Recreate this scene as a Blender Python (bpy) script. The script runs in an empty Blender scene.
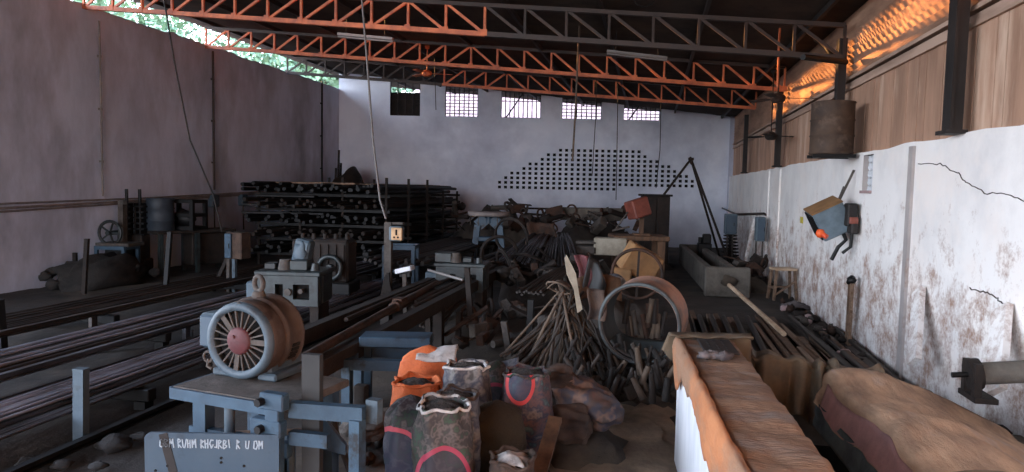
import bpy, math, random
from mathutils import Vector, Matrix, noise
R = random.Random(7)
sc = bpy.context.scene
COL = sc.collection
PI = math.pi
V = Vector
# ------------------------------------------------------------------ camera frame (x to the right wall, y along the hall)
F = 700.0
CAM = V((0, 0, 2.2))
YAW, PITCH, ROLL = math.radians(11.1), math.radians(3.92), math.radians(1.15)
FH = V((-math.sin(YAW), math.cos(YAW), 0)); RH = V((math.cos(YAW), math.sin(YAW), 0))
FW = FH * math.cos(PITCH) + V((0, 0, -math.sin(PITCH)))
UP = FH * math.sin(PITCH) + V((0, 0, math.cos(PITCH)))
CR = RH * math.cos(ROLL) + UP * math.sin(ROLL)
CU = UP * math.cos(ROLL) - RH * math.sin(ROLL)
def ray(px, py): return FW + CR * ((px - 512) / F) + CU * ((236 - py) / F)
def at(px, py, D):
    d = ray(px, py); return CAM + d * (D / d.dot(FH))
def atz(px, py, z=0.0):
    d = ray(px, py); return CAM + d * ((z - CAM.z) / d.z)
def atx(px, py, x):
    d = ray(px, py); return CAM + d * ((x - CAM.x) / d.x)
def dep(p): return (V(p) - CAM).dot(FH)
WL, WR = V((-12.2, 26.1, 0)), V((3.05, 29.1, 0))
BU = (WR - WL).normalized(); BN = V((BU.y, -BU.x, 0))      # back wall direction and inward normal
def atb(px, py, off=0.0):
    d = ray(px, py); p0 = WL + BN * off
    return CAM + d * ((p0 - CAM).dot(BN) / d.dot(BN))
cam = bpy.data.objects.new('camera', bpy.data.cameras.new('camera')); COL.objects.link(cam)
cam.data.sensor_width = 36; cam.data.lens = 36 * F / 1024; cam.data.clip_start = .05; cam.data.clip_end = 300
m = Matrix((CR, CU, -FW)).transposed().to_4x4(); m.translation = CAM
cam.matrix_world = m; sc.camera = cam
# ------------------------------------------------------------------ materials
def lin(c):
    f = lambda v: v / 12.92 if v <= .04045 else ((v + .055) / 1.055) ** 2.4
    return tuple(f(v / 255) for v in c) + (1,)
LIN = lin
GRIME_DIM = {'ring_blue': 1.1, 'rag': .6, 'paint_grey_blue': .85, 'lightened_dirt': 1.2, 'cardboard': .7, 'rod_steel': .5, 'tarp_dark': .8, 'concrete': .75, 'ring_rust': 1.2, 'wood_long': .8, 'bamboo': .75, 'stone': .5, 'whitewash': 1, 'blue_paint': .5, 'panel_blue': .6, 'pale_blue': .62, 'tarp_hem': .8, 'wood': .7, 'red_box': .8, 'cream': .7, 'soil': .85, 'roof': 1, 'rod_highlight': 1, 'dull_brown': .45, 'drum_brown': .6, 'red_cap': .5, 'dust_grey': .62, 'motor_rust': .62, 'panel': .7}
UNDIMMED = {'whitewash', 'leftwall', 'backwall', 'board', 'band', 'siding', 'pilaster', 'orange_paint', 'leaf', 'tarp_brown', 'counter_top', 'orange_cloth', 'white_plaster', 'hole', 'chalk', 'orange_sack', 'orange_plastic', 'yellow_tag', 'brick', 'white_sack', 'box_tan', 'wall_pipe_grey', 'pale_wood', 'outside_ground', 'purple_strip'}
def mat(name, c1, c2=None, scale=3.0, rough=.8, metal=0.0, bump=.0, lo=.4, hi=.65, c3=None, scale3=.6, stretch=(1, 1, 1), bscale=None, lo3=.5, hi3=.7):
    K = 1 if name in UNDIMMED else GRIME_DIM.get(name, .5) * .74   # soot and oil, and darker colour in place of dimmer light
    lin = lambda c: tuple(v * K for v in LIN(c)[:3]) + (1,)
    M = bpy.data.materials.new(name); M.use_nodes = True
    nt = M.node_tree; N = nt.nodes; L = nt.links
    b = N['Principled BSDF']; b.inputs['Roughness'].default_value = rough; b.inputs['Metallic'].default_value = metal
    b.inputs['Base Color'].default_value = lin(c1)
    tc = N.new('ShaderNodeTexCoord'); mp = N.new('ShaderNodeMapping'); mp.inputs['Scale'].default_value = stretch
    L.new(tc.outputs['Object'], mp.inputs['Vector'])
    def noi(s, d=6):
        n = N.new('ShaderNodeTexNoise'); n.inputs['Scale'].default_value = s; n.inputs['Detail'].default_value = d
        n.inputs['Roughness'].default_value = .65
        L.new(mp.outputs['Vector'], n.inputs['Vector']); return n.outputs['Fac']
    def rmp(src, a, z):
        r = N.new('ShaderNodeMapRange'); r.inputs['From Min'].default_value = a; r.inputs['From Max'].default_value = z
        L.new(src, r.inputs['Value']); return r.outputs['Result']
    def mix(fac, a, bcol):
        x = N.new('ShaderNodeMix'); x.data_type = 'RGBA'
        L.new(fac, x.inputs['Factor'])
        if isinstance(a, tuple): x.inputs['A'].default_value = a
        else: L.new(a, x.inputs['A'])
        x.inputs['B'].default_value = bcol
        return x.outputs['Result']
    out = None
    if c2: out = mix(rmp(noi(scale), lo, hi), lin(c1), lin(c2))
    if c3: out = mix(rmp(noi(scale3), lo3, hi3), out if out else lin(c1), lin(c3))
    if out: L.new(out, b.inputs['Base Color'])
    if bump:
        bp = N.new('ShaderNodeBump'); bp.inputs['Strength'].default_value = bump; bp.inputs['Distance'].default_value = .03
        L.new(noi(bscale or scale * 4), bp.inputs['Height']); L.new(bp.outputs['Normal'], b.inputs['Normal'])
    M['io'] = 1
    return M
MT = {}
def mk(key, *a, **k): MT[key] = mat(key, *a, **k)
mk('soil', (74, 64, 56), (48, 42, 38), 1.2, .95, bump=.8, c3=(112, 98, 82), scale3=.5, lo3=.52, hi3=.7)
mk('whitewash', (238, 235, 232), (220, 217, 215), 1.2, .9, bump=.25, c3=(240, 231, 224), scale3=.7)
mk('leftwall', (206, 212, 230), (176, 181, 198), .8, .92, bump=.3, c3=(142, 144, 158), scale3=.35, stretch=(1, 1, .45))
mk('backwall', (224, 230, 242), (206, 213, 228), .7, .92, bump=.2, c3=(176, 182, 198), scale3=.22)
mk('hole', (14, 13, 13), rough=1)
mk('roof', (66, 56, 50), (44, 38, 35), 2, .8, c3=(84, 68, 56), scale3=.7)
mk('orange_paint', (214, 116, 68), (158, 82, 54), 3, .55, bump=.1)
mk('dull_brown', (92, 66, 54), (66, 50, 44), 3, .6)
mk('board', (182, 144, 120), (146, 114, 94), 1.2, .75, stretch=(1, 1.6, .3), c3=(206, 178, 156), scale3=1.1, lo3=.54, hi3=.7, bump=.15)
mk('siding', (172, 136, 112), (128, 98, 80), 1.5, .8, stretch=(1, .4, 2))
mk('band', (186, 158, 140), (150, 124, 108), 2, .8, stretch=(1, .3, 2))
mk('post', (62, 52, 48), (38, 33, 32), 3, .7)
mk('black_steel', (26, 25, 26), (16, 15, 16), 3, .6, .3)
mk('rod_steel', (150, 150, 158), (64, 62, 64), 2.5, .42, .5, stretch=(1, .25, 1))
mk('rusty_rod', (98, 86, 78), (56, 48, 44), 4, .6, .2, stretch=(1, .2, 1))
mk('rust', (108, 72, 52), (62, 46, 38), 5, .8, .2, bump=.3)
mk('dark_rust', (70, 56, 48), (40, 34, 31), 4, .8, .2, bump=.3)
mk('blue_paint', (84, 122, 150), (62, 94, 120), 4, .5, c3=(48, 52, 58), scale3=5, lo3=.58, hi3=.68, bump=.1)
mk('panel_blue', (88, 112, 132), (72, 100, 124), 2.5, .5, c3=(56, 70, 84), scale3=3, lo3=.56, hi3=.7)
mk('pale_blue', (104, 124, 138), (76, 98, 112), 6, .6, c3=(50, 50, 52), scale3=5, lo3=.54, hi3=.66)
mk('grease_green', (66, 80, 82), (38, 44, 45), 4, .5, c3=(24, 24, 24), scale3=3, lo3=.5, hi3=.6)
mk('motor_rust', (90, 70, 58), (118, 102, 92), 3, .75, bump=.3, c3=(66, 44, 32), scale3=6, lo3=.5, hi3=.62)
mk('dust_grey', (112, 104, 98), (84, 76, 70), 7, .9, bump=.2, c3=(138, 130, 124), scale3=4)
mk('red_cap', (138, 66, 72), (108, 50, 54), 9, .7, c3=(150, 104, 104), scale3=7)
mk('chalk', (150, 164, 174), rough=1)
mk('wood', (134, 98, 70), (92, 66, 48), 3, .75, stretch=(3, 3, .5), bump=.1)
mk('wood_long', (160, 130, 106), (108, 84, 68), 3, .75, stretch=(4, .3, 4), bump=.1)
mk('pale_wood', (196, 172, 146), (160, 134, 108), 3, .7)
mk('bamboo', (126, 106, 88), (78, 64, 54), 6, .8, stretch=(1, 1, .6))
mk('orange_sack', (224, 120, 66), (186, 92, 50), 5, .75, bump=.4, bscale=60)
mk('white_sack', (196, 194, 192), (140, 136, 132), 5, .7, bump=.3, c3=(88, 86, 88), scale3=5)
mk('brown_sack', (90, 70, 42), (60, 46, 30), 3, .9, bump=.8, bscale=70)
mk('tan_sack', (124, 98, 82), (84, 66, 58), 4, .9, bump=.5, c3=(62, 50, 46), scale3=5)
mk('chips', (120, 112, 106), (40, 38, 37), 40, .8, .1, bump=1, bscale=60)
mk('tarp_brown', (184, 150, 120), (130, 102, 82), 3.2, .85, bump=.6, c3=(162, 150, 144), scale3=1.4, lo3=.56, hi3=.7, bscale=14, stretch=(1.6, .5, 1))
mk('tarp_dark', (132, 112, 88), (80, 76, 70), 2, .8, bump=.4, c3=(164, 130, 100), scale3=1.6)
mk('tarp_hem', (104, 122, 122), (72, 84, 88), 5, .8, bump=.3)
mk('orange_cloth', (186, 122, 80), (158, 98, 62), 3, .9, bump=.6, c3=(146, 112, 88), scale3=2, lo3=.46, hi3=.6, stretch=(1, .5, 1))
mk('counter_top', (146, 116, 92), (112, 88, 72), 3.5, .85, bump=.7, c3=(132, 122, 116), scale3=2, stretch=(.7, 2.4, 1))
mk('white_plaster', (222, 224, 228), (196, 200, 206), 3, .85, c3=(150, 122, 104), scale3=4, lo3=.62, hi3=.7, stretch=(1, 1, .3))
mk('concrete', (136, 128, 118), (98, 92, 84), 3, .9, bump=.4)
mk('paint_grey_blue', (126, 146, 158), (100, 116, 126), 4, .55)
mk('red_box', (164, 88, 70), (128, 66, 54), 4, .6)
mk('cream', (206, 198, 178), (170, 158, 138), 4, .7)
mk('box_tan', (206, 170, 130), (180, 142, 104), 8, .7)
mk('cardboard', (190, 142, 92), (150, 112, 74), 3, .85)
mk('tube_white', (196, 190, 186), rough=.5)
mk('ring_blue', (78, 88, 90), (56, 60, 62), 4, .6, c3=(44, 36, 30), scale3=3)
mk('ring_rust', (164, 124, 104), (122, 92, 78), 4, .7, c3=(110, 108, 108), scale3=2)
mk('orange_plastic', (232, 96, 36), (190, 60, 30), 10, .5)
mk('yellow_tag', (206, 190, 66), (180, 160, 50), 10, .6)
mk('black_rubber', (24, 24, 25), rough=.6)
mk('cable', (150, 144, 142), rough=.6)
mk('leaf', (84, 112, 80), (122, 146, 112), .6, .6, c3=(62, 92, 60), scale3=1)
mk('bark', (92, 74, 58), (66, 52, 42), 4, .9)
mk('stone', (128, 118, 110), (92, 84, 78), 4, .95, bump=.5)
mk('oil_water', (16, 15, 15), rough=.25)
mk('brick', (170, 146, 144), (146, 122, 120), 4, .9)
mk('outside_ground', (120, 108, 92), (92, 84, 70), .5, 1)
mk('scrap', (112, 100, 90), (62, 56, 52), 4, .8, bump=.3)
mk('wall_pipe_grey', (132, 122, 118), (104, 96, 94), 3, .8)
mk('drum_brown', (112, 88, 70), (80, 62, 52), 3, .75, bump=.2, c3=(140, 116, 98), scale3=4, lo3=.55, hi3=.68)
mk('rod_highlight', (190, 190, 202), (90, 88, 92), 2.5, .4, .5, stretch=(1, .25, 1))  # lighter copy of rod_steel: highlights put into the base colour
mk('purple_strip', (182, 136, 130), (148, 112, 110), 3, .85, bump=.4)
mk('barrel_blue', (70, 84, 98), (52, 62, 74), 4, .6)
mk('lightened_dirt', (150, 128, 106), (104, 88, 74), 2.5, .95, bump=.6)
mk('flat_grey', (74, 76, 76), (56, 58, 58), 3, .7)
mk('dark_rubble', (70, 64, 60), (44, 40, 38), 4, .95, bump=.5)
mk('pilaster', (150, 144, 142), (178, 170, 166), 2, .9, c3=(120, 92, 76), scale3=1.5, lo3=.55, hi3=.65, stretch=(1, 1, .6))
mk('rag', (150, 140, 140), (96, 86, 88), 6, .95, bump=.6)
# lower part of the right wall: damp brown stains in the whitewash
def stained_white():
    M = MT['whitewash']; nt = M.node_tree; N = nt.nodes; L = nt.links; b = N['Principled BSDF']
    old = b.inputs['Base Color'].links[0].from_socket
    tc = N.new('ShaderNodeTexCoord'); sp = N.new('ShaderNodeSeparateXYZ'); L.new(tc.outputs['Object'], sp.inputs['Vector'])
    h = N.new('ShaderNodeMapRange'); h.inputs['From Min'].default_value = 2.7; h.inputs['From Max'].default_value = .9
    h.inputs['To Min'].default_value = -.13; h.inputs['To Max'].default_value = .1
    L.new(sp.outputs['Z'], h.inputs['Value'])
    n = N.new('ShaderNodeTexNoise'); n.inputs['Scale'].default_value = 3.2; n.inputs['Detail'].default_value = 9; n.inputs['Roughness'].default_value = .8
    L.new(tc.outputs['Object'], n.inputs['Vector'])
    a = N.new('ShaderNodeMath'); L.new(n.outputs['Fac'], a.inputs[0]); L.new(h.outputs['Result'], a.inputs[1])
    r = N.new('ShaderNodeMapRange'); r.inputs['From Min'].default_value = .53; r.inputs['From Max'].default_value = .7; L.new(a.outputs[0], r.inputs['Value'])
    x = N.new('ShaderNodeMix'); x.data_type = 'RGBA'; L.new(r.outputs['Result'], x.inputs['Factor']); L.new(old, x.inputs['A'])
    x.inputs['B'].default_value = lin((158, 128, 112)); L.new(x.outputs['Result'], b.inputs['Base Color'])
stained_white()
# printed sacks: colour patches and one bright arch
def printed(name, base, cols, arch=None, scale=6.5):
    M = bpy.data.materials.new(name); M.use_nodes = True; nt = M.node_tree; N = nt.nodes; L = nt.links
    b = N['Principled BSDF']; b.inputs['Roughness'].default_value = .6
    tc = N.new('ShaderNodeTexCoord')
    nz = N.new('ShaderNodeTexNoise'); nz.inputs['Scale'].default_value = scale; nz.inputs['Detail'].default_value = 3; nz.inputs['Roughness'].default_value = .6
    L.new(tc.outputs['Object'], nz.inputs['Vector'])
    r = N.new('ShaderNodeValToRGB'); L.new(nz.outputs['Fac'], r.inputs['Fac'])
    e = r.color_ramp.elements; e[0].position = .3; e[0].color = lin(base); e[1].position = .8; e[1].color = lin(base)
    for i, c in enumerate(cols):
        q = e.new(.36 + .4 * i / len(cols)); q.color = lin(c)
    out = r.outputs['Color']
    if arch:
        cx, cz, rad, col, inner = arch
        sp = N.new('ShaderNodeSeparateXYZ'); L.new(tc.outputs['Object'], sp.inputs['Vector'])
        def mth(op, a, bb):
            k = N.new('ShaderNodeMath'); k.operation = op
            for i, s in enumerate((a, bb)):
                if isinstance(s, (int, float)): k.inputs[i].default_value = s
                else: L.new(s, k.inputs[i])
            return k.outputs[0]
        dx = mth('SUBTRACT', sp.outputs['X'], cx); dz = mth('MULTIPLY', mth('SUBTRACT', sp.outputs['Z'], cz), .75)
        d = mth('POWER', mth('ADD', mth('MULTIPLY', dx, dx), mth('MULTIPLY', dz, dz)), .5)
        front = mth('LESS_THAN', sp.outputs['Y'], -.02)
        for f, c in ((mth('LESS_THAN', d, rad - .012), inner), (mth('LESS_THAN', mth('ABSOLUTE', mth('SUBTRACT', d, rad), 0), .012), col)):
            x = N.new('ShaderNodeMix'); x.data_type = 'RGBA'
            ff = mth('MULTIPLY', f, front)
            if c is inner: ff = mth('MULTIPLY', ff, .7)
            L.new(ff, x.inputs['Factor']); L.new(out, x.inputs['A']); x.inputs['B'].default_value = lin(c); out = x.outputs['Result']
    L.new(out, b.inputs['Base Color']); MT[name] = M
printed('print_green', (50, 48, 52), [(58, 54, 58), (46, 46, 54), (40, 66, 54), (44, 42, 50), (88, 88, 90), (58, 48, 52), (38, 40, 52), (52, 48, 52)], (-.08, .3, .2, (196, 84, 100), (40, 46, 70)))
printed('print_dark', (48, 44, 44), [(62, 54, 50), (50, 46, 44), (46, 42, 42), (88, 80, 76), (50, 46, 46), (42, 66, 50), (46, 42, 44), (66, 50, 50), (40, 40, 46)], (.0, .34, .17, (150, 52, 74), (40, 38, 50)))
printed('print_blue', (60, 54, 52), [(64, 96, 92), (48, 44, 52), (92, 62, 58), (38, 40, 58), (108, 96, 90), (58, 50, 50)], (-.04, .72, .1, (190, 62, 62), (44, 50, 72)))
printed('print_grey', (72, 72, 74), [(98, 98, 100), (54, 58, 72), (120, 116, 112), (64, 58, 56)])
printed('print_lying', (92, 72, 62), [(70, 58, 54), (118, 92, 78), (58, 58, 70), (80, 64, 58), (100, 70, 62)], scale=4)
# ------------------------------------------------------------------ mesh builder
class MB:
    def __init__(s): s.v = []; s.f = []; s.mi = []; s.sm = []
    def add(s, vs, fs, mi=0, sm=False):
        o = len(s.v); s.v += [tuple(p) for p in vs]
        for f in fs: s.f.append(tuple(i + o for i in f)); s.mi.append(mi); s.sm.append(sm)
        return s
    def box(s, c, d, rot=None, mi=0, taper=1.0):
        c = V(c); x, y, z = d[0] / 2, d[1] / 2, d[2] / 2; vs = []
        for k in (-1, 1):
            t = taper if k > 0 else 1
            for a, b in ((-1, -1), (1, -1), (1, 1), (-1, 1)):
                p = V((a * x * t, b * y * t, k * z)); vs.append(c + (rot @ p if rot else p))
        return s.add(vs, [(3, 2, 1, 0), (4, 5, 6, 7), (0, 1, 5, 4), (1, 2, 6, 5), (2, 3, 7, 6), (3, 0, 4, 7)], mi)
    def bbox(s, c, d, b=.01, rot=None, mi=0):      # box with chamfered edges
        c = V(c); h = [max(d[i] / 2, b * 1.01) for i in range(3)]; vs = []; idx = {}
        for sx in (-1, 1):
            for sy in (-1, 1):
                for sz in (-1, 1):
                    S = (sx, sy, sz)
                    for ax in range(3):
                        p = V([S[i] * (h[i] - (0 if i == ax else b)) for i in range(3)])
                        idx[S, ax] = len(vs); vs.append(c + (rot @ p if rot else p))
        fs = []
        for ax in range(3):
            o1, o2 = [(1, 2), (2, 0), (0, 1)][ax]
            for sg in (-1, 1):
                q = []
                for a, bb in ((-1, -1), (1, -1), (1, 1), (-1, 1)):
                    S = [0, 0, 0]; S[ax] = sg; S[o1] = a; S[o2] = bb; q.append(idx[tuple(S), ax])
                fs.append(tuple(q if sg > 0 else q[::-1]))
            for a in (-1, 1):                      # edge along ax
                for bb in (-1, 1):
                    q = []
                    for e in (-1, 1):
                        S = [0, 0, 0]; S[ax] = e; S[o1] = a; S[o2] = bb; S = tuple(S)
                        q += [idx[S, o1], idx[S, o2]] if e < 0 else [idx[S, o2], idx[S, o1]]
                    fs.append(tuple(q if a * bb < 0 else q[::-1]))
        for sx in (-1, 1):
            for sy in (-1, 1):
                for sz in (-1, 1):
                    q = [idx[(sx, sy, sz), k] for k in range(3)]
                    fs.append(tuple(q if sx * sy * sz > 0 else q[::-1]))
        return s.add(vs, fs, mi)
    def bar(s, p, q, w, h=None, mi=0, up=(0, 0, 1), ext=0):
        p, q = V(p), V(q); d = (q - p).normalized(); h = h or w; u = V(up)
        if abs(d.dot(u)) > .98: u = V((0, 1, 0))
        x = d.cross(u).normalized(); z = x.cross(d); p = p - d * ext; q = q + d * ext
        vs = [a + x * (i * w / 2) + z * (j * h / 2) for a in (p, q) for i, j in ((-1, -1), (1, -1), (1, 1), (-1, 1))]
        return s.add(vs, [(3, 2, 1, 0), (4, 5, 6, 7), (0, 1, 5, 4), (1, 2, 6, 5), (2, 3, 7, 6), (3, 0, 4, 7)], mi)
    def tube(s, pts, r, n=8, mi=0, caps=True, closed=False):
        pts = [V(p) for p in pts]; k = len(pts); rs = r if isinstance(r, (list, tuple)) else [r] * k
        vs = []; x = None
        for i, p in enumerate(pts):
            if closed: d = (pts[(i + 1) % k] - pts[i - 1]).normalized()
            else: d = (pts[min(i + 1, k - 1)] - pts[max(i - 1, 0)]).normalized()
            if x is None: x = d.orthogonal().normalized()
            x = (x - d * x.dot(d)).normalized(); y = d.cross(x)
            vs += [p + (x * math.cos(2 * PI * j / n) + y * math.sin(2 * PI * j / n)) * rs[i] for j in range(n)]
        fs = []
        for i in range(k if closed else k - 1):
            a, b = i * n, ((i + 1) % k) * n
            fs += [(a + j, a + (j + 1) % n, b + (j + 1) % n, b + j) for j in range(n)]
        s.add(vs, fs, mi, True)
        if caps and not closed:
            o = len(s.v); s.add([vs[j] for j in range(n)] + [vs[(k - 1) * n + j] for j in range(n)], [tuple(range(n))[::-1], tuple(range(n, 2 * n))], mi)
        return s
    def cyl(s, p, q, r, r2=None, n=16, mi=0): return s.tube([p, q], [r, r if r2 is None else r2], n, mi)
    def lathe(s, prof, c=(0, 0, 0), axis=(0, 0, 1), n=24, mi=0, sm=True):
        c = V(c); a = V(axis).normalized(); x = a.orthogonal().normalized(); y = a.cross(x)
        vs = [c + a * h + (x * math.cos(2 * PI * j / n) + y * math.sin(2 * PI * j / n)) * r for r, h in prof for j in range(n)]
        fs = [(i * n + j, i * n + (j + 1) % n, (i + 1) * n + (j + 1) % n, (i + 1) * n + j) for i in range(len(prof) - 1) for j in range(n)]
        return s.add(vs, fs, mi, sm)
    def torus(s, c, axis, Rr, r, n=24, k=6, mi=0, a0=0, a1=2 * PI):
        c = V(c); a = V(axis).normalized(); x = a.orthogonal().normalized(); y = a.cross(x); full = abs(a1 - a0 - 2 * PI) < 1e-4
        m = n if full else n + 1
        return s.tube([c + (x * math.cos(a0 + (a1 - a0) * i / n) + y * math.sin(a0 + (a1 - a0) * i / n)) * Rr for i in range(m)], r, k, mi, closed=full)
    def grid(s, fn, nu, nv, mi=0, sm=True, mif=None):
        vs = [fn(i / nu, j / nv) for j in range(nv + 1) for i in range(nu + 1)]
        o = len(s.v); s.v += [tuple(p) for p in vs]
        for j in range(nv):
            for i in range(nu):
                a = o + j * (nu + 1) + i
                s.f.append((a, a + 1, a + nu + 2, a + nu + 1)); s.mi.append(mif(i, j) if mif else mi); s.sm.append(sm)
        return s
    def slab(s, fn, nu, nv, t=.01, mi=0):          # a sheet with real thickness
        top = [V(fn(i / nu, j / nv)) for j in range(nv + 1) for i in range(nu + 1)]; W = nu + 1
        def nrm(i, j):
            a = top[j * W + min(i + 1, nu)] - top[j * W + max(i - 1, 0)]; b = top[min(j + 1, nv) * W + i] - top[max(j - 1, 0) * W + i]
            n = a.cross(b); return n.normalized() if n.length > 1e-9 else V((0, 0, 1))
        bot = [top[j * W + i] - nrm(i, j) * t for j in range(nv + 1) for i in range(W)]
        k = len(top); fs = []
        for j in range(nv):
            for i in range(nu):
                a = j * W + i; fs += [(a, a + 1, a + W + 1, a + W), (k + a, k + a + W, k + a + W + 1, k + a + 1)]
        for i in range(nu):
            fs += [(i, k + i, k + i + 1, i + 1), (nv * W + i, nv * W + i + 1, k + nv * W + i + 1, k + nv * W + i)]
        for j in range(nv):
            a, b = j * W, j * W + nu; fs += [(a, a + W, k + a + W, k + a), (b, k + b, k + b + W, b + W)]
        return s.add(top + bot, fs, mi, True)
    def blob(s, c, d, seed=0, amp=.25, nu=12, nv=8, fr=1.6, mi=0, rot=None, sm=True):
        c = V(c); vs = []
        for j in range(nv + 1):
            t = PI * j / nv
            for i in range(nu):
                a = 2 * PI * i / nu; p = V((math.sin(t) * math.cos(a), math.sin(t) * math.sin(a), -math.cos(t)))
                p = p * (1 + amp * noise.noise(p * fr + V((seed * 3.7, seed * 1.3, 0))))
                p = V((p.x * d[0] / 2, p.y * d[1] / 2, p.z * d[2] / 2)); vs.append(c + (rot @ p if rot else p))
        fs = [(j * nu + i, j * nu + (i + 1) % nu, (j + 1) * nu + (i + 1) % nu, (j + 1) * nu + i) for j in range(nv) for i in range(nu)]
        return s.add(vs, fs, mi, sm)
    def prism(s, pts, ax_o, ax_u, ax_v, th, mi=0):  # polygon in the u,v plane extruded along u x v
        o, u, v = V(ax_o), V(ax_u), V(ax_v); w = u.cross(v).normalized() * th; n = len(pts)
        a = [o + u * p[0] + v * p[1] for p in pts]; vs = a + [p + w for p in a]
        return s.add(vs, [tuple(range(n))[::-1], tuple(range(n, 2 * n))] + [(i, (i + 1) % n, n + (i + 1) % n, n + i) for i in range(n)], mi)
def build(name, mb, mats, parent=None, loc=(0, 0, 0), rz=0):
    me = bpy.data.meshes.new(name); me.from_pydata(mb.v, [], mb.f)
    me.polygons.foreach_set('material_index', mb.mi); me.polygons.foreach_set('use_smooth', mb.sm)
    for k in (mats if isinstance(mats, (list, tuple)) else [mats]): me.materials.append(MT[k])
    me.update(); o = bpy.data.objects.new(name, me); COL.objects.link(o)
    o.location = loc; o.rotation_euler = (0, 0, rz)
    if parent: o.parent = parent
    return o
def tag(o, label, cat, group=None, kind=None):
    o['label'] = label; o['category'] = cat
    if group: o['group'] = group
    if kind: o['kind'] = kind
    return o
def thing(name, label, cat, loc=(0, 0, 0), rz=0, group=None):
    o = bpy.data.objects.new(name, None); COL.objects.link(o); o.location = loc; o.rotation_euler = (0, 0, rz); o.empty_display_size = .1
    return tag(o, label, cat, group)
def solo(name, mb, mats, label, cat, group=None, loc=None, rz=0, kind=None):
    if loc is None:                                # world-space mesh: move the origin to the middle of its base
        xs = [p[0] for p in mb.v]; ys = [p[1] for p in mb.v]; zs = [p[2] for p in mb.v]
        loc = ((min(xs) + max(xs)) / 2, (min(ys) + max(ys)) / 2, min(zs))
        mb.v = [(p[0] - loc[0], p[1] - loc[1], p[2] - loc[2]) for p in mb.v]
    return tag(build(name, mb, mats, None, loc, rz), label, cat, group, kind)
def struct(name, mb, mats, parent=None):
    o = build(name, mb, mats, parent)
    if parent is None: o['kind'] = 'structure'
    return o
def dup(root, loc, rz=0, label=None, group=None, scale=None):
    r = root.copy(); COL.objects.link(r); r.location = loc; r.rotation_euler = (0, 0, rz) if not hasattr(rz, '__len__') else rz
    if label: r['label'] = label
    if group: r['group'] = group
    if scale: r.scale = (scale,) * 3 if not hasattr(scale, '__len__') else scale
    for ch in list(root.children):
        c = ch.copy(); COL.objects.link(c); c.parent = r
        for g in list(ch.children):
            d = g.copy(); COL.objects.link(d); d.parent = c
    return r
def rotz(a): return Matrix.Rotation(a, 3, 'Z')
def rotx(a): return Matrix.Rotation(a, 3, 'X')
def roty(a): return Matrix.Rotation(a, 3, 'Y')
def nz(x, y, z=0, f=1): return noise.noise(V((x * f, y * f, z * f)))

# ================================================================== SETTING
XL, XR = -12.2, 3.05
YF = -7.0                                          # front end of the hall, behind the camera
ZT = 2.83                                          # top of the white right wall
def roofz(x): return 6.62 + (5.2 - 6.62) * (x - XL) / (XR - XL)
mb = MB()
def floorz(u, v):
    x, y = XL - .2 + (XR - XL + .6) * u, YF - .3 + 37.0 * v
    return (x, y, .03 * nz(x, y, 0, 1.3) + .02 * nz(x, y, 4, 4) - .03)
mb.grid(floorz, 90, 170)
struct('floor', mb, 'soil')
mb = MB(); dA, dB, dC, dD = (atz(*q, .02) for q in ((575, 402), (668, 402), (700, 490), (545, 490)))  # floor patch in a lighter colour, making up for the shadow on it
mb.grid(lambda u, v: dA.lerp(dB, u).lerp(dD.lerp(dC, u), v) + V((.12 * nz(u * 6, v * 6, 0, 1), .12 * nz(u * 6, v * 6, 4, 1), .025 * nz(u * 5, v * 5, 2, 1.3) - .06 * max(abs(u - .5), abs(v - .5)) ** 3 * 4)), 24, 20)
dp = solo('lightened_dirt', mb, 'lightened_dirt', 'bare patch of brown dirt, coloured lighter to make up for shadow, between the sacks and the masonry counter', 'dirt', kind='stuff')
# left wall with a broken top edge; unseen front bay, added as an opening for light
mb = MB(); ys = [6.8 + i * .17 for i in range(int((26.4 - 6.8) / .17) + 2)]
tops = []
for i, y in enumerate(ys):
    st = 5.98 + .07 * nz(math.floor(y / .8), 3.1, 0, 1.7) + .05 * nz(y, 0, 0, 3.1)
    tops.append(st)
for x, fl in ((XL, 0), (XL - .3, 1)):
    vs = []; fs = []
    for i, y in enumerate(ys): vs += [(x, y, -.1), (x, y, tops[i])]
    for i in range(len(ys) - 1):
        q = (2 * i, 2 * i + 2, 2 * i + 3, 2 * i + 1); fs.append(q if not fl else q[::-1])
    mb.add(vs, fs)
vs = []; fs = []
for i, y in enumerate(ys): vs += [(XL, y, tops[i]), (XL - .3, y, tops[i])]
for i in range(len(ys) - 1): fs.append((2 * i, 2 * i + 2, 2 * i + 3, 2 * i + 1))
mb.add(vs, fs); mb.add([(XL, ys[0], -.1), (XL, ys[0], tops[0]), (XL - .3, ys[0], tops[0]), (XL - .3, ys[0], -.1)], [(0, 1, 2, 3)])
struct('wall_left', mb, 'leftwall')
# back wall: window openings and stepped field of square holes
LEN = (WR - WL).length
def uz(p): d = V(p) - WL; return d.dot(BU), p.z
wins = []
zb = uz(atb(521, 118))[1]; zt = uz(atb(521, 84))[1]
for a, b in ((390, 420), (445, 478), (501, 541), (562, 602), (624, 660.5)):
    wins.append((uz(atb(a, 110))[0], uz(atb(b, 110))[0], zb, zt))
u0, z0 = uz(atb(499.5, 187)); u1, _ = uz(atb(692, 189)); _, z8 = uz(atb(600, 151))
du, dz = (u1 - u0) / 32, (z8 - z0) / 8
rows = [(0, 19), (0, 32), (1, 32), (2, 31), (4, 29), (5, 28), (7, 26), (8, 24), (10, 23)]
holes = []
for r, (a, b) in enumerate(rows):
    for c in range(a, b + 1):
        holes.append((u0 + c * du - .06, u0 + c * du + .06, z0 + r * dz - .055, z0 + r * dz + .055))
us = sorted({round(x, 4) for q in wins + holes for x in q[:2]} | {0, round(LEN, 4)})
zs = sorted({round(x, 4) for q in wins + holes for x in q[2:]} | {-.1, 3.6, 6.7})
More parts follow.
